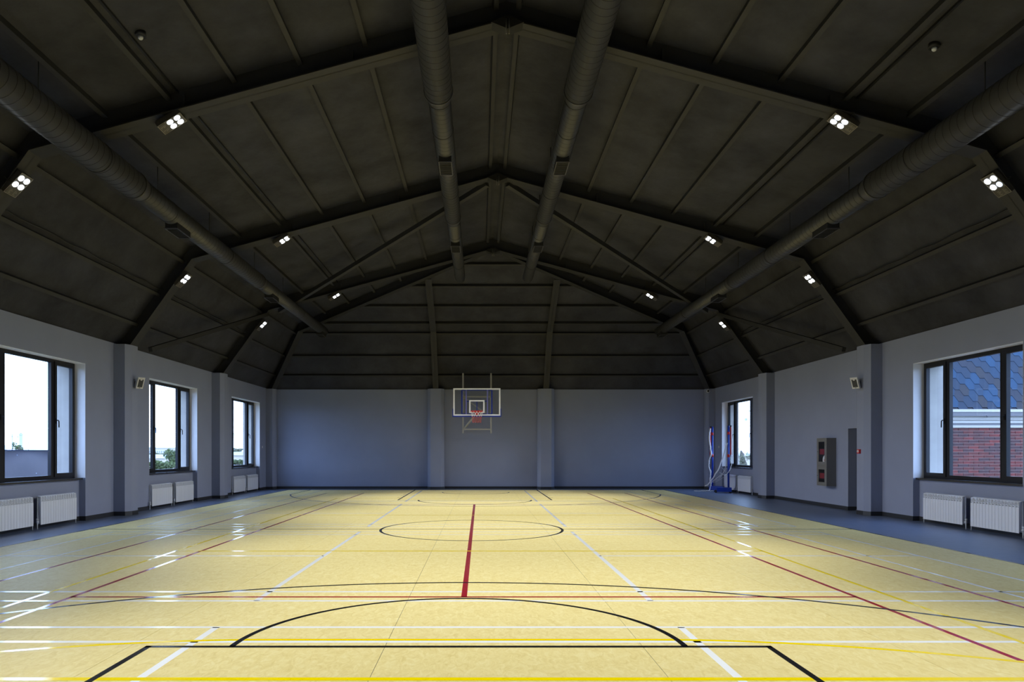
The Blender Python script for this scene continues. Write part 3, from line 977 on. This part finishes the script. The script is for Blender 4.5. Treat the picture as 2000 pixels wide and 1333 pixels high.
# ------------------------------------------------------------------ fire hose cabinet
x0, x1, y0, y1, z0, z1 = XRT - 0.26, XRT, 18.60, 19.14, 0.60, 1.90
r = empty('fire_hose_cabinet', (x1, (y0 + y1) / 2, z0), label='grey wall-mounted fire hose cabinet with two glazed doors', cat='cabinet')
m = MB()
t = 0.02
m.box(x0 + 0.02, x1, y0, y0 + t, z0, z1); m.box(x0 + 0.02, x1, y1 - t, y1, z0, z1)
m.box(x0 + 0.02, x1, y0 + t, y1 - t, z0, z0 + t); m.box(x0 + 0.02, x1, y0 + t, y1 - t, z1 - t, z1)
m.box(x1 - 0.01, x1, y0 + t, y1 - t, z0 + t, z1 - t); m.box(x0 + 0.03, x1 - 0.01, y0 + t, y1 - t, 1.135, 1.155)
m.build('body', 'cabinet_grey', r)
m = MB(); m.box(x1 - 0.02, x1 - 0.012, y0 + t, y1 - t, z0 + t, z1 - t)
m.build('back_lining', 'cabinet_inside', r)
for (za, zb, w0, w1, nm) in ((1.15, z1, 1.255, 1.80, 'u'), (z0, 1.145, 0.70, 1.045, 'l')):
    m = MB()
    ya, yb = y0 + 0.115, y1 - 0.10
    m.box(x0, x0 + 0.02, y0, ya, za, zb); m.box(x0, x0 + 0.02, yb, y1, za, zb)
    m.box(x0, x0 + 0.02, ya, yb, za, w0); m.box(x0, x0 + 0.02, ya, yb, w1, zb)
    dr = m.build('door', 'cabinet_grey', r)
    MB().box(x0 + 0.008, x0 + 0.012, ya, yb, w0, w1).build('pane', 'glass', dr)
    zc = (w0 + w1) / 2
    s = MB(); s.box(x0 + 0.0125, x0 + 0.0135, ya + 0.04, yb - 0.04, zc - 0.075, zc + 0.075)
    s.build('fire_sticker', 'red_plastic', dr)
    MB().tube([(x0, y1 - 0.055, zc), (x0 - 0.015, y1 - 0.055, zc)], 0.013, 10).build('lock', 'chrome', dr)
hose = empty('fire_hose', (x1 - 0.12, y0 + 0.17, 1.30), label='white coiled fire hose behind the upper cabinet door', cat='hose')
MB().tube([(x0 + 0.04, y0 + 0.17, 1.30), (x0 + 0.10, y0 + 0.17, 1.30)], 0.13, 24).build('coil', 'hose_white', hose)
MB().tube([(x0 + 0.03, y0 + 0.17, 1.30), (x0 + 0.04, y0 + 0.17, 1.30)], 0.03, 14).build('hub', 'red_enamel', hose)

# ------------------------------------------------------------------ basketball hoop
bx, by = -0.13, 26.36
r = empty('basketball_hoop', (bx, YF - 0.6, 2.3), label='wall-mounted basketball hoop with clear backboard, red rim and net', cat='basketball hoop')
PL, PR, PY = bx - 0.565, bx + 0.565, 27.90
for px in (PL, PR):
    MB().box(px - 0.03, px + 0.03, PY - 0.03, PY + 0.03, 2.27, 4.70).build('wall_post', 'bracket_grey', r)
    for z in (2.36, 3.95):
        MB().box(px - 0.025, px + 0.025, PY + 0.03, YF, z - 0.025, z + 0.025).build('wall_spacer', 'bracket_grey', r)
    for z in (3.00, 3.75):
        MB().bar((px, PY - 0.03, z), (px, by + 0.06, z), 0.05, 0.05).build('arm', 'bracket_grey', r)
MB().box(PL + 0.03, PR - 0.03, PY - 0.025, PY + 0.025, 2.41, 2.46).build('cross_bar', 'bracket_grey', r)
MB().box(PL + 0.03, PR - 0.03, PY - 0.025, PY + 0.025, 3.72, 3.78).build('cross_bar', 'bracket_grey', r)
MB().bar((PL + 0.03, PY - 0.03, 2.45), (bx - 0.02, by + 0.08, 2.99), 0.05, 0.05).build('strut', 'bracket_grey', r)
MB().bar((PL + 0.05, PY, 3.70), (PR - 0.03, PY, 2.95), 0.05, 0.03, up=(0, 1, 0)).build('strut', 'bracket_grey', r)
# blue carrier frame behind the glass
m = MB()
fy0, fy1 = by + 0.02, by + 0.07
for px in (-0.57, 0.57): m.box(bx + px - 0.025, bx + px + 0.025, fy0, fy1, 2.93, 3.90)
m.box(bx - 0.545, bx + 0.545, fy0, fy1, 3.86, 3.90); m.box(bx - 0.545, bx + 0.545, fy0, fy1, 2.93, 2.99)
m.box(bx - 0.015, bx + 0.015, fy0, fy1, 2.99, 3.46); m.box(bx - 0.40, bx + 0.40, fy0, fy1, 3.44, 3.48)
m.build('carrier_frame', 'blue_enamel', r)
for px in (-0.405, 0.405):
    MB().box(bx + px - 0.022, bx + px + 0.022, fy0 - 0.004, fy1 + 0.004, 2.93, 3.90).build('carrier_upright', 'blue_light', r)
bb = MB().box(bx - 0.90, bx + 0.90, by, by + 0.012, 2.90, 3.95).build('backboard', 'glass_clear', r)
m = MB(); w = 0.055
m.box(bx - 0.90, bx + 0.90, by - 0.003, by, 3.95 - w, 3.95); m.box(bx - 0.90, bx + 0.90, by - 0.003, by, 2.90, 2.90 + w)
m.box(bx - 0.90, bx - 0.90 + w, by - 0.003, by, 2.90 + w, 3.95 - w); m.box(bx + 0.90 - w, bx + 0.90, by - 0.003, by, 2.90 + w, 3.95 - w)
m.build('border_marking', 'board_white', bb)
m = MB(); h = 0.295
m.box(bx - h, bx + h, by - 0.003, by, 3.445, 3.50); m.box(bx - h, bx + h, by - 0.003, by, 3.01, 3.05)
m.box(bx - h, bx - h + w, by - 0.003, by, 3.05, 3.445); m.box(bx + h - w, bx + h, by - 0.003, by, 3.05, 3.445)
m.build('target_marking', 'board_white', bb)
m = MB()
m.box(bx - 0.93, bx + 0.93, by - 0.02, by + 0.03, 2.855, 2.90); m.box(bx - 0.93, bx - 0.90, by - 0.02, by + 0.03, 2.90, 3.17); m.box(bx + 0.90, bx + 0.93, by - 0.02, by + 0.03, 2.90, 3.17)
m.build('edge_padding', 'blue_enamel', r)
ry = by - 0.375
m = MB()
pts = [(bx + 0.235 * math.cos(a), ry + 0.235 * math.sin(a), 3.05) for a in [2 * PI * k / 32 for k in range(33)]]
m.tube(pts, 0.010, 8)
m.box(bx - 0.10, bx + 0.10, by - 0.14, by - 0.004, 3.035, 3.065)
m.box(bx - 0.225, bx + 0.225, by - 0.012, by - 0.004, 3.03, 3.10); m.box(bx - 0.08, bx + 0.08, by - 0.016, by - 0.004, 2.93, 3.03)
for sx in (-1, 1): m.bar((bx + sx * 0.06, by - 0.01, 2.95), (bx + sx * 0.11, by - 0.18, 3.045), 0.012, 0.03)
m.build('rim', 'red_enamel', r)
mw, mr = MB(), MB()
rows = [(3.04, 0.232), (2.95, 0.205), (2.86, 0.185), (2.77, 0.165), (2.69, 0.160), (2.62, 0.165)]
for i in range(len(rows) - 1):
    (za, ra), (zb, rb) = rows[i], rows[i + 1]
    b = mw if i < 2 else mr
    for k in range(12):
        a0 = 2 * PI * (k + 0.5 * (i % 2)) / 12
        for s_ in (-1, 1):
            a1 = a0 + s_ * PI / 12
            b.tube([(bx + ra * math.cos(a0), ry + ra * math.sin(a0), za), (bx + rb * math.cos(a1), ry + rb * math.sin(a1), zb)], 0.0055 if i < 2 else 0.0042, 5, caps=False)
nt_ = mw.build('net', 'net_white', r)
mr.build('lower_net', 'net_red', nt_)

# ------------------------------------------------------------------ volleyball posts
def post(x, y, bdx, bdy, label, redside):
    r = empty('net_post', (x, y, 0), label=label, cat='net post', group='blue net posts in the far right corner')
    d = Vector((bdx, bdy, 0)).normalized(); p = Vector((-d.y, d.x, 0))
    c = Vector((x, y, 0))
    m = MB()
    a, b = c - d * 0.10, c + d * 0.42
    q = [a + p * 0.16, a - p * 0.16, b - p * 0.16, b + p * 0.16]
    fix_normals(m.prism([(v.x, v.y) for v in q], 0.045, 0.20).build('base_weight', 'post_blue', r))
    for k in (-1, 1):
        wc = c + d * 0.45 + p * (k * 0.10)
        MB().tube([wc - p * 0.02 + Vector((0, 0, 0.05)), wc + p * 0.02 + Vector((0, 0, 0.05))], 0.05, 14).build('wheel', 'rubber', r)
    MB().tube([wc - p * 0.028 + Vector((0, 0, 0.05)), wc + p * 0.028 + Vector((0, 0, 0.05))], 0.014, 8).build('axle', 'chrome', r)
    for k in (-1, 1):
        fc = c - d * 0.06 + p * (k * 0.12)
        MB().tube([(fc.x, fc.y, 0.0), (fc.x, fc.y, 0.045)], 0.03, 10).build('rubber_foot', 'rubber', r)
    MB().tube([(x, y, 0.18), (x, y, 2.50)], 0.036, 16).build('pole', 'post_blue', r)
    xr = x + redside * 0.075
    MB().box(xr - 0.018, xr + 0.018, y - 0.02, y + 0.02, 1.36, 2.48).build('slide_rail', 'red_enamel', r)
    for z in (1.38, 2.22):
        m = MB(); m.tube([(x, y, z - 0.055), (x, y, z + 0.055)], 0.046, 16)
        a_, b_ = sorted((x, xr)); m.box(a_, b_, y - 0.02, y + 0.02, z - 0.04, z + 0.04)
        m.build('clamp', 'red_enamel', r)
    m = MB(); m.tube([(xr, y - 0.02, 2.47), (xr, y - 0.05, 2.49), (xr - 0.03, y - 0.05, 2.49)], 0.025, 8)
    m.build('pulley', 'rubber', r)
    m = MB(); m.box(xr - 0.03 * redside - 0.02, xr - 0.03 * redside + 0.02, y - 0.06, y - 0.02, 1.35, 1.41); m.tube([(xr, y - 0.04, 1.38), (xr, y - 0.12, 1.40), (xr, y - 0.13, 1.33)], 0.008, 6)
    m.build('winch', 'chrome', r)
    return r
P1 = (9.00, 26.85); P2 = (9.68 - 0.02, 26.80)
P2 = (9.20 + 0.03, 25.70)
post(P1[0], P1[1] - 0.05, 0.85, -0.5, 'blue net post with red rail standing nearer the corner', -1)
post(P2[0], P2[1] + 0.0, -0.9, 0.25, 'blue net post with red rail standing in front of the far right window', 1)
# loose net and ropes
def wob(pts, amp, seed, n=6):
    rnd = random.Random(seed)
    out = []
    for i in range(len(pts) - 1):
        a, b = Vector(pts[i]), Vector(pts[i + 1])
        for k in range(n):
            t = k / n
            out.append(a.lerp(b, t) + Vector((rnd.uniform(-amp, amp), rnd.uniform(-amp, amp), rnd.uniform(-amp, amp))))
    out.append(Vector(pts[-1]))
    return out
x, y = P1[0] - 0.13, P1[1] - 0.12
net1 = MB()
net1.tube(wob([(x + 0.03, y, 2.42), (x - 0.02, y, 2.1), (x + 0.03, y, 1.7), (x + 0.07, y, 1.40)], 0.008, 1), 0.028, 6)
net1.tube(wob([(x + 0.05, y, 1.42), (x - 0.01, y, 1.25), (x - 0.04, y, 0.95), (x + 0.06, y, 0.75), (x + 0.0, y, 0.45), (x + 0.07, y, 0.20)], 0.012, 2), 0.017, 6)
net1.tube(wob([(x, y, 1.2), (x - 0.03, y, 1.0), (x + 0.02, y, 0.7), (x + 0.06, y, 0.3), (x - 0.05, y - 0.1, 0.03)], 0.012, 3), 0.012, 5)
net1.tube(wob([(x + 0.1, y - 0.2, 0.025), (x - 0.15, y - 0.25, 0.03), (x - 0.32, y - 0.1, 0.02), (x - 0.62, y - 0.05, 0.02)], 0.010, 4), 0.016, 6)
tag(net1.build('rolled_net', 'net_white'), 'white net and rope hanging bunched on the corner net post and trailing over the floor', 'net')
net2 = MB()
x2, y2 = P2[0], P2[1]
net2.tube(wob([(x2 - 0.05, y2 - 0.02, 1.85), (x2 - 0.16, y2 + 0.15, 1.30), (x2 - 0.27, y2 + 0.35, 0.85), (x2 - 0.42, y2 + 0.6, 0.45), (x2 - 0.52, y2 + 0.75, 0.26), (x2 - 0.60, y2 + 0.86, 0.215)], 0.008, 5, 5), 0.022, 6)
for k in range(5):
    net2.tube(wob([(x2 - 0.10 - 0.03 * k, y2 + 0.08 * k, 1.55 - 0.20 * k), (x2 - 0.06, y2 + 0.0 + 0.03 * k, 1.25 - 0.16 * k), (x2 - 0.12 - 0.05 * k, y2 + 0.1 * k, 0.8 - 0.1 * k), (x2 - 0.45 - 0.02 * k, y2 + 0.66 + 0.02 * k, 0.36 - 0.01 * k)], 0.010, 10 + k, 4), 0.0045, 4)
net2.tube(wob([(x2 + 0.10, y2 - 0.05, 2.46), (x2 + 0.12, y2 - 0.05, 1.9), (x2 + 0.11, y2 - 0.05, 1.45)], 0.006, 20), 0.012, 6)
net2.tube(wob([(x2 + 0.06, y2 - 0.05, 1.20), (x2 + 0.10, y2 - 0.05, 1.08), (x2 + 0.06, y2 - 0.05, 0.90), (x2 - 0.01, y2 - 0.05, 0.78), (x2 - 0.12, y2 + 0.1, 0.58)], 0.008, 21), 0.012, 6)
tag(net2.build('draped_net', 'net_white'), 'white net draped between the two blue net posts', 'net')

# ------------------------------------------------------------------ outside right: brick wing with hexagon shingles
wing = empty('brick_wing', (12.5, 17.4, -4.0), label='brick building wing with blue hexagon-shingle roof outside the right window', cat='building')
YB = 17.42
MB().box(XRO, 19.0, YB, YB + 0.4, -4.0, 2.135).build('mortar_wall', 'mortar', wing)
bw, bh, jt = 0.250, 0.0645, 0.0115
BM = [MB().box(-bw / 2, bw / 2, -0.014, 0.02, -bh / 2, bh / 2).mesh('brick', 'brick_%d' % i) for i in range(4)]
extra = [MB() for _ in range(2)]
rb = random.Random(3)
xa0 = 11.64
for row in range(-22, 17):
    z = 2.135 - jt - bh / 2 - (16 - row) * (bh + jt)
    off = (row % 2) * (bw + jt) / 2
    for k in range(-6, 28):
        xx = xa0 + off + k * (bw + jt)
        if xx < XRO + 0.13 or xx > 18.8: continue
        near = 0 <= k <= 9 and row >= -3
        if near:
            link('brick', BM[rb.choice([0, 0, 1, 2, 3])], wing, tuple(wmat(wing).inverted() @ Vector((xx, YB, z))))
        else:
            extra[(k + row) % 2].box(xx - bw / 2, xx + bw / 2, YB - 0.014, YB, z - bh / 2, z + bh / 2)
for i, e in enumerate(extra):
    tag(e.build('brick_courses', 'brick_%d' % (i * 2), wing), kind='stuff')
# cornice bands and gutter
m = MB()
m.box(XRO, 19.0, YB - 0.05, YB + 0.3, 2.135, 2.235); m.box(XRO, 19.0, YB - 0.08, YB + 0.3, 2.245, 2.315); m.box(XRO, 19.0, YB - 0.11, YB + 0.3, 2.325, 2.415)
m.build('cornice', 'cornice_white', wing)
MB().box(XRO, 19.0, YB - 0.06, YB + 0.3, 2.20, 2.35).build('cornice_core', 'gutter_grey', wing)
m = MB()
m.box(XRO, 19.0, YB - 0.20, YB + 0.1, 2.415, 2.52)
m.build('gutter', 'gutter_grey', wing)
m = MB(); m.box(XRO, 19.0, YB - 0.215, YB - 0.19, 2.52, 2.545); m.box(XRO, 19.0, YB - 0.10, YB - 0.02, 2.545, 2.595)
m.build('gutter_lip', 'cornice_white', wing)
for xx in (12.62, 13.9, 15.2):
    MB().tube([(xx, YB - 0.205, 2.43), (xx, YB - 0.215, 2.415), (xx + 0.02, YB - 0.19, 2.40)], 0.014, 6).build('gutter_clip', 'gutter_grey', wing)
TH = math.radians(66)
base = Vector((0, YB + 0.0, 2.55))
ud = Vector((0, math.cos(TH), math.sin(TH)))       # up the slope
nd = Vector((0, -math.sin(TH), math.cos(TH)))      # out of the slope
m = MB()
q = [Vector((XRO, 0, 0)) + base, Vector((19.0, 0, 0)) + base, Vector((19.0, 0, 0)) + base + ud * 3.6, Vector((XRO, 0, 0)) + base + ud * 3.6]
m.slab(q, -0.1)
fix_normals(m.build('roof_deck', 'shingle_4', wing))
# hexagon shingle, lower edge proud
fw_, ww, hh = 0.122, 0.242, 0.335
def hexmesh(i):
    pts = [(-fw_ / 2, -hh / 2), (fw_ / 2, -hh / 2), (ww / 2, 0), (fw_ / 2, hh / 2), (-fw_ / 2, hh / 2), (-ww / 2, 0)]
    v = []
    for dz in (0.0, 1.0):
        for (a, b) in pts:
            lift = 0.010 + 0.010 * (0.5 - b / hh)
            p = Vector((a, 0, 0)) + ud * b + nd * (lift if dz else 0.0)
            v.append(p)
    f = [tuple(reversed(range(6))), tuple(range(6, 12))] + [(k, (k + 1) % 6, 6 + (k + 1) % 6, 6 + k) for k in range(6)]
    b_ = MB().poly(v, f)
    return b_.mesh('shingle', 'shingle_%d' % i)
HM = [hexmesh(i) for i in range(5)]
cs = (fw_ + ww) / 2 + 0.002
rest = MB()
for c_ in range(0, 48):
    xx = XRO + 0.1 + c_ * cs
    if xx > 18.9: break
    for k in range(0, 11):
        b_ = 0.10 + (k + 0.5 * (c_ % 2)) * (hh + 0.004)
        if b_ > 3.4: continue
        p = Vector((xx, 0, 0)) + base + ud * b_
        if 11.2 < xx < 14.4 and k < 8:
            # dark patches run diagonally like in laminated shingles
            t = math.sin(c_ * 0.9 + k * 1.7) + 0.6 * math.sin(c_ * 2.3 - k * 0.8) + rb.uniform(-0.5, 0.5)
            i = 3 if t > 0.8 else (0 if t > 0.0 else (1 if t > -0.7 else (2 if t > -1.1 else 4)))
            link('shingle', HM[i], wing, tuple(wmat(wing).inverted() @ p))
        else:
            me = HM[0]
            rest.poly([tuple(v.co + p) for v in me.vertices], [tuple(f.vertices) for f in me.polygons])
tag(rest.build('shingle_field', 'shingle_0', wing), kind='stuff')

# ------------------------------------------------------------------ outside left: sheet-metal parapet and the view
par = empty('sheet_metal_screen', (-10.9, 15.0, -0.5), label='grey crumpled sheet-metal screen outside the nearest left window', cat='screen')
rs = random.Random(5)
ny, nz = 40, 12
v = []; f = []
for i in range(ny + 1):
    for k in range(nz + 1):
        yy = 9.0 + 9.5 * i / ny
        zz = -0.5 + 2.05 * k / nz
        xx = -10.9 + 0.02 * math.sin(yy * 2.1 + zz * 3.0) + 0.014 * math.sin(yy * 4.7 - zz * 5.1) + rs.uniform(-0.004, 0.004)
        v.append((xx, yy, zz))
for i in range(ny):
    for k in range(nz):
        a = i * (nz + 1) + k
        f.append((a, a + nz + 1, a + nz + 2, a + 1))
nv = len(v)
v += [(p[0] - 0.03, p[1], p[2]) for p in v]
f += [(nv + q[3], nv + q[2], nv + q[1], nv + q[0]) for q in f[:ny * nz]]
sh = MB().poly(v, f, True).build('sheet', 'sheet_grey', par)
MB().box(-10.96, -10.84, 9.0, 18.5, 1.54, 1.575).build('cap_rail', 'sheet_cap', par)
for (yy, zz) in ((15.6, 0.9), (16.9, 1.0), (17.4, 0.8), (16.2, 1.45), (14.0, 1.2), (14.6, 0.7)):
    MB().tube([(-10.86, yy, zz), (-10.85, yy, zz)], 0.012, 8).build('rivet', 'metal_sill_white', par)

ground = MB().box(-700, 700, -200, 1100, -9.2, -9.0).build('ground', 'ground_green')
tag(ground, kind='structure')

def tree(px, py, D, rad, hgt, label, m='leaf_green', seed=0, n=900):
    s = 1350.0 / D
    x = (px - 938) / s
    z = 1.527 + (883 - py) / s
    rnd = random.Random(seed)
    r = empty('tree', (x, D, -9.0), label=label, cat='tree', group='trees outside the windows')
    MB().tube([(x, D, -9.0), (x + 0.1, D, z - hgt * 0.3), (x, D, z + hgt * 0.3)], 0.2, 8, radii=[0.28, 0.16, 0.05]).build('trunk', 'bark', r)
    b = MB()
    blobs = [(rnd.uniform(-0.6, 0.6) * rad, rnd.uniform(-0.5, 0.5) * rad, rnd.uniform(-0.6, 0.6) * hgt, rnd.uniform(0.35, 0.6)) for _ in range(9)]
    ls = rad * 0.11
    for k in range(n):
        bl = rnd.choice(blobs)
        a, t = rnd.uniform(0, 2 * PI), math.acos(rnd.uniform(-1, 1))
        q = bl[3] * (0.55 + 0.45 * rnd.random())
        c = Vector((x + bl[0] + rad * q * math.sin(t) * math.cos(a), D + bl[1] + rad * q * math.sin(t) * math.sin(a), z + bl[2] + hgt * q * math.cos(t)))
        u = Vector((rnd.gauss(0, 1), rnd.gauss(0, 1), rnd.gauss(0, 1))).normalized()
        w = u.orthogonal().normalized()
        l = ls * rnd.uniform(0.6, 1.4)
        b.poly([c - u * l, c + w * l * 0.6, c + u * l, c - w * l * 0.6], [(0, 1, 2, 3)])
    b.build('crown', m, r)
tree(341, 897, 60, 0.85, 0.95, 'leafy green tree beside the right sash of the middle left window', seed=1)
tree(354, 890, 55, 0.6, 1.0, 'taller leafy tree at the right edge of the middle left window', seed=2)
tree(316, 912, 48, 1.0, 0.40, 'low green tree at the bottom of the middle left window', seed=3)
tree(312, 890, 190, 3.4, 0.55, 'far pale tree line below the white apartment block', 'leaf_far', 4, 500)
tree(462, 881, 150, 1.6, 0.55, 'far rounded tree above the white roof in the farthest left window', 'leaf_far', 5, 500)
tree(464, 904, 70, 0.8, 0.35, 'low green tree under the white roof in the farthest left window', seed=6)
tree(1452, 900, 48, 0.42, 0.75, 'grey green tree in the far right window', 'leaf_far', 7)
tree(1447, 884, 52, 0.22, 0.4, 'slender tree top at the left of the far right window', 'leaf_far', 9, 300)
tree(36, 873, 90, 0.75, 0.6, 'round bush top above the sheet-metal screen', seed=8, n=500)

def block(name, px0, px1, py0, D, dep, label, rows, cols, roof='house_roof', rh=0.4):
    s = 1350.0 / D
    x0, x1 = (px0 - 938) / s, (px1 - 938) / s
    zt = 1.527 + (883 - py0) / s
    r = empty(name, ((x0 + x1) / 2, D, -9.0), label=label, cat='building', group='buildings seen through the windows')
    MB().box(x0, x1, D, D + dep, -9.0, zt).build('wall', 'house_white', r)
    MB().box(x0 - 0.2, x1 + 0.2, D - 0.3, D + dep + 0.2, zt, zt + rh).build('roof', roof, r)
    cw = (x1 - x0) / cols
    for i in range(rows):
        for k in range(cols):
            xa = x0 + cw * (k + 0.25)
            zz = zt - 0.9 - i * (1.9 if rows > 1 else 2.0)
            w_ = MB().box(xa, xa + cw * 0.5, D - 0.06, D, zz - 0.9, zz).build('window', 'house_roof', r)
            MB().box(xa + cw * 0.06, xa + cw * 0.44, D - 0.09, D - 0.06, zz - 0.84, zz - 0.06).build('pane', 'house_pane', w_)
    return r
block('apartment_block', 286, 342, 876, 250, 14, 'far white flat-roofed apartment block with rows of small windows', 3, 14)
block('warehouse', 285, 322, 896, 110, 20, 'low white-roofed shed beyond the middle left window', 1, 4, rh=0.6)
block('warehouse', 430, 476, 890, 120, 20, 'low white-roofed building beyond the farthest left window', 1, 6, rh=0.6)
block('house', 1458, 1482, 891, 58, 8, 'pale house in the right part of the far right window', 2, 2, rh=0.2)
# hazy tower and cranes far off to the left
def far(px, py, D):
    s = 1350.0 / D
    return (px - 938) / s, 1.527 + (883 - py) / s
D = 300
x, z = far(39.5, 848, D)
r = empty('tower', (x, D, -9), label='far square tower with pointed top above the sheet-metal screen', cat='tower')
MB().box(x - 0.45, x + 0.45, D, D + 0.9, -9, z).build('shaft', 'crane_grey', r)
m = MB(); m.box(x - 0.6, x + 0.6, D - 0.15, D + 1.05, z - 0.6, z); m.tube([(x, D + 0.45, z), (x, D + 0.45, z + 0.8)], 0.4, 6, radii=[0.5, 0.05])
m.build('crown', 'crane_grey', r)
x, z = far(23.5, 853, D)
r = empty('tower_crane', (x, D, -9), label='far tower crane with horizontal jib left of the square tower', cat='crane')
MB().box(x - 0.16, x + 0.16, D, D + 0.3, -9, z + 1.0).build('mast', 'crane_grey', r)
MB().box(x - 5.0, x + 2.6, D, D + 0.3, z - 0.12, z + 0.06).build('jib', 'crane_grey', r)
MB().box(x + 2.1, x + 2.7, D - 0.1, D + 0.4, z - 0.45, z - 0.1).build('counterweight', 'crane_grey', r)
x, z = far(55.5, 866, D)
r = empty('tower_crane', (x, D, -9), label='far small crane right of the square tower', cat='crane')
MB().box(x - 0.08, x + 0.08, D, D + 0.2, -9, z + 0.6).build('mast', 'crane_grey', r)
MB().box(x - 1.9, x + 0.3, D, D + 0.2, z - 0.05, z + 0.05).build('jib', 'crane_grey', r)
x, z = far(0, 866, 120)
r = empty('dome_roof', (x, 120, -9), label='rounded metal roof at the left edge of the nearest left window', cat='building')
m = MB()
pts = []; rr = []
for k in range(9):
    a = PI / 2 * k / 8
    pts.append((x, 120, -9 + (z + 9) * math.sin(a) if k else -9)); rr.append(max(0.02, 1.05 * math.cos(a) ** 0.35 if k < 8 else 0.02))
zs0 = z - 0.9
m.tube([(x, 120, -9), (x, 120, zs0), (x, 120, zs0 + 0.45), (x, 120, zs0 + 0.75), (x, 120, z)], 1, 24, radii=[1.0, 1.0, 0.86, 0.55, 0.05])
m.build('dome', 'dome_metal', r)
# street floodlights near the far right window
x, z = far(1467, 803, 45)
r = empty('street_lamp', (x + 0.35, 45, -9), label='pole with two lamp arms outside the far right window', cat='street lamp')
MB().tube([(x + 0.35, 45, -9), (x + 0.35, 45, z + 0.2)], 0.05, 8).build('pole', 'crane_grey', r)
m = MB(); m.bar((x + 0.35, 45, z), (x - 0.18, 45, z - 0.01), 0.10, 0.07)
m.build('lamp_head', 'crane_grey', r)
x2, z2 = far(1457, 820, 45)
m = MB(); m.box(x2 - 0.06, x2 + 0.05, 44.9, 45.1, z2 - 0.07, z2 + 0.08); m.bar((x2, 45, z2), (x + 0.35, 45, z2 + 0.03), 0.02, 0.03)
m.build('signal_box', 'crane_grey', r)
# overhead wire strung from the pole
a, za = far(1380, 832.5, 45)
MB().tube([(a, 45, za), ((a + x + 0.35) / 2, 45, za - 0.03), (x + 0.35, 45, za + 0.02)], 0.012, 5).build('overhead_wire', 'cable_black', r)
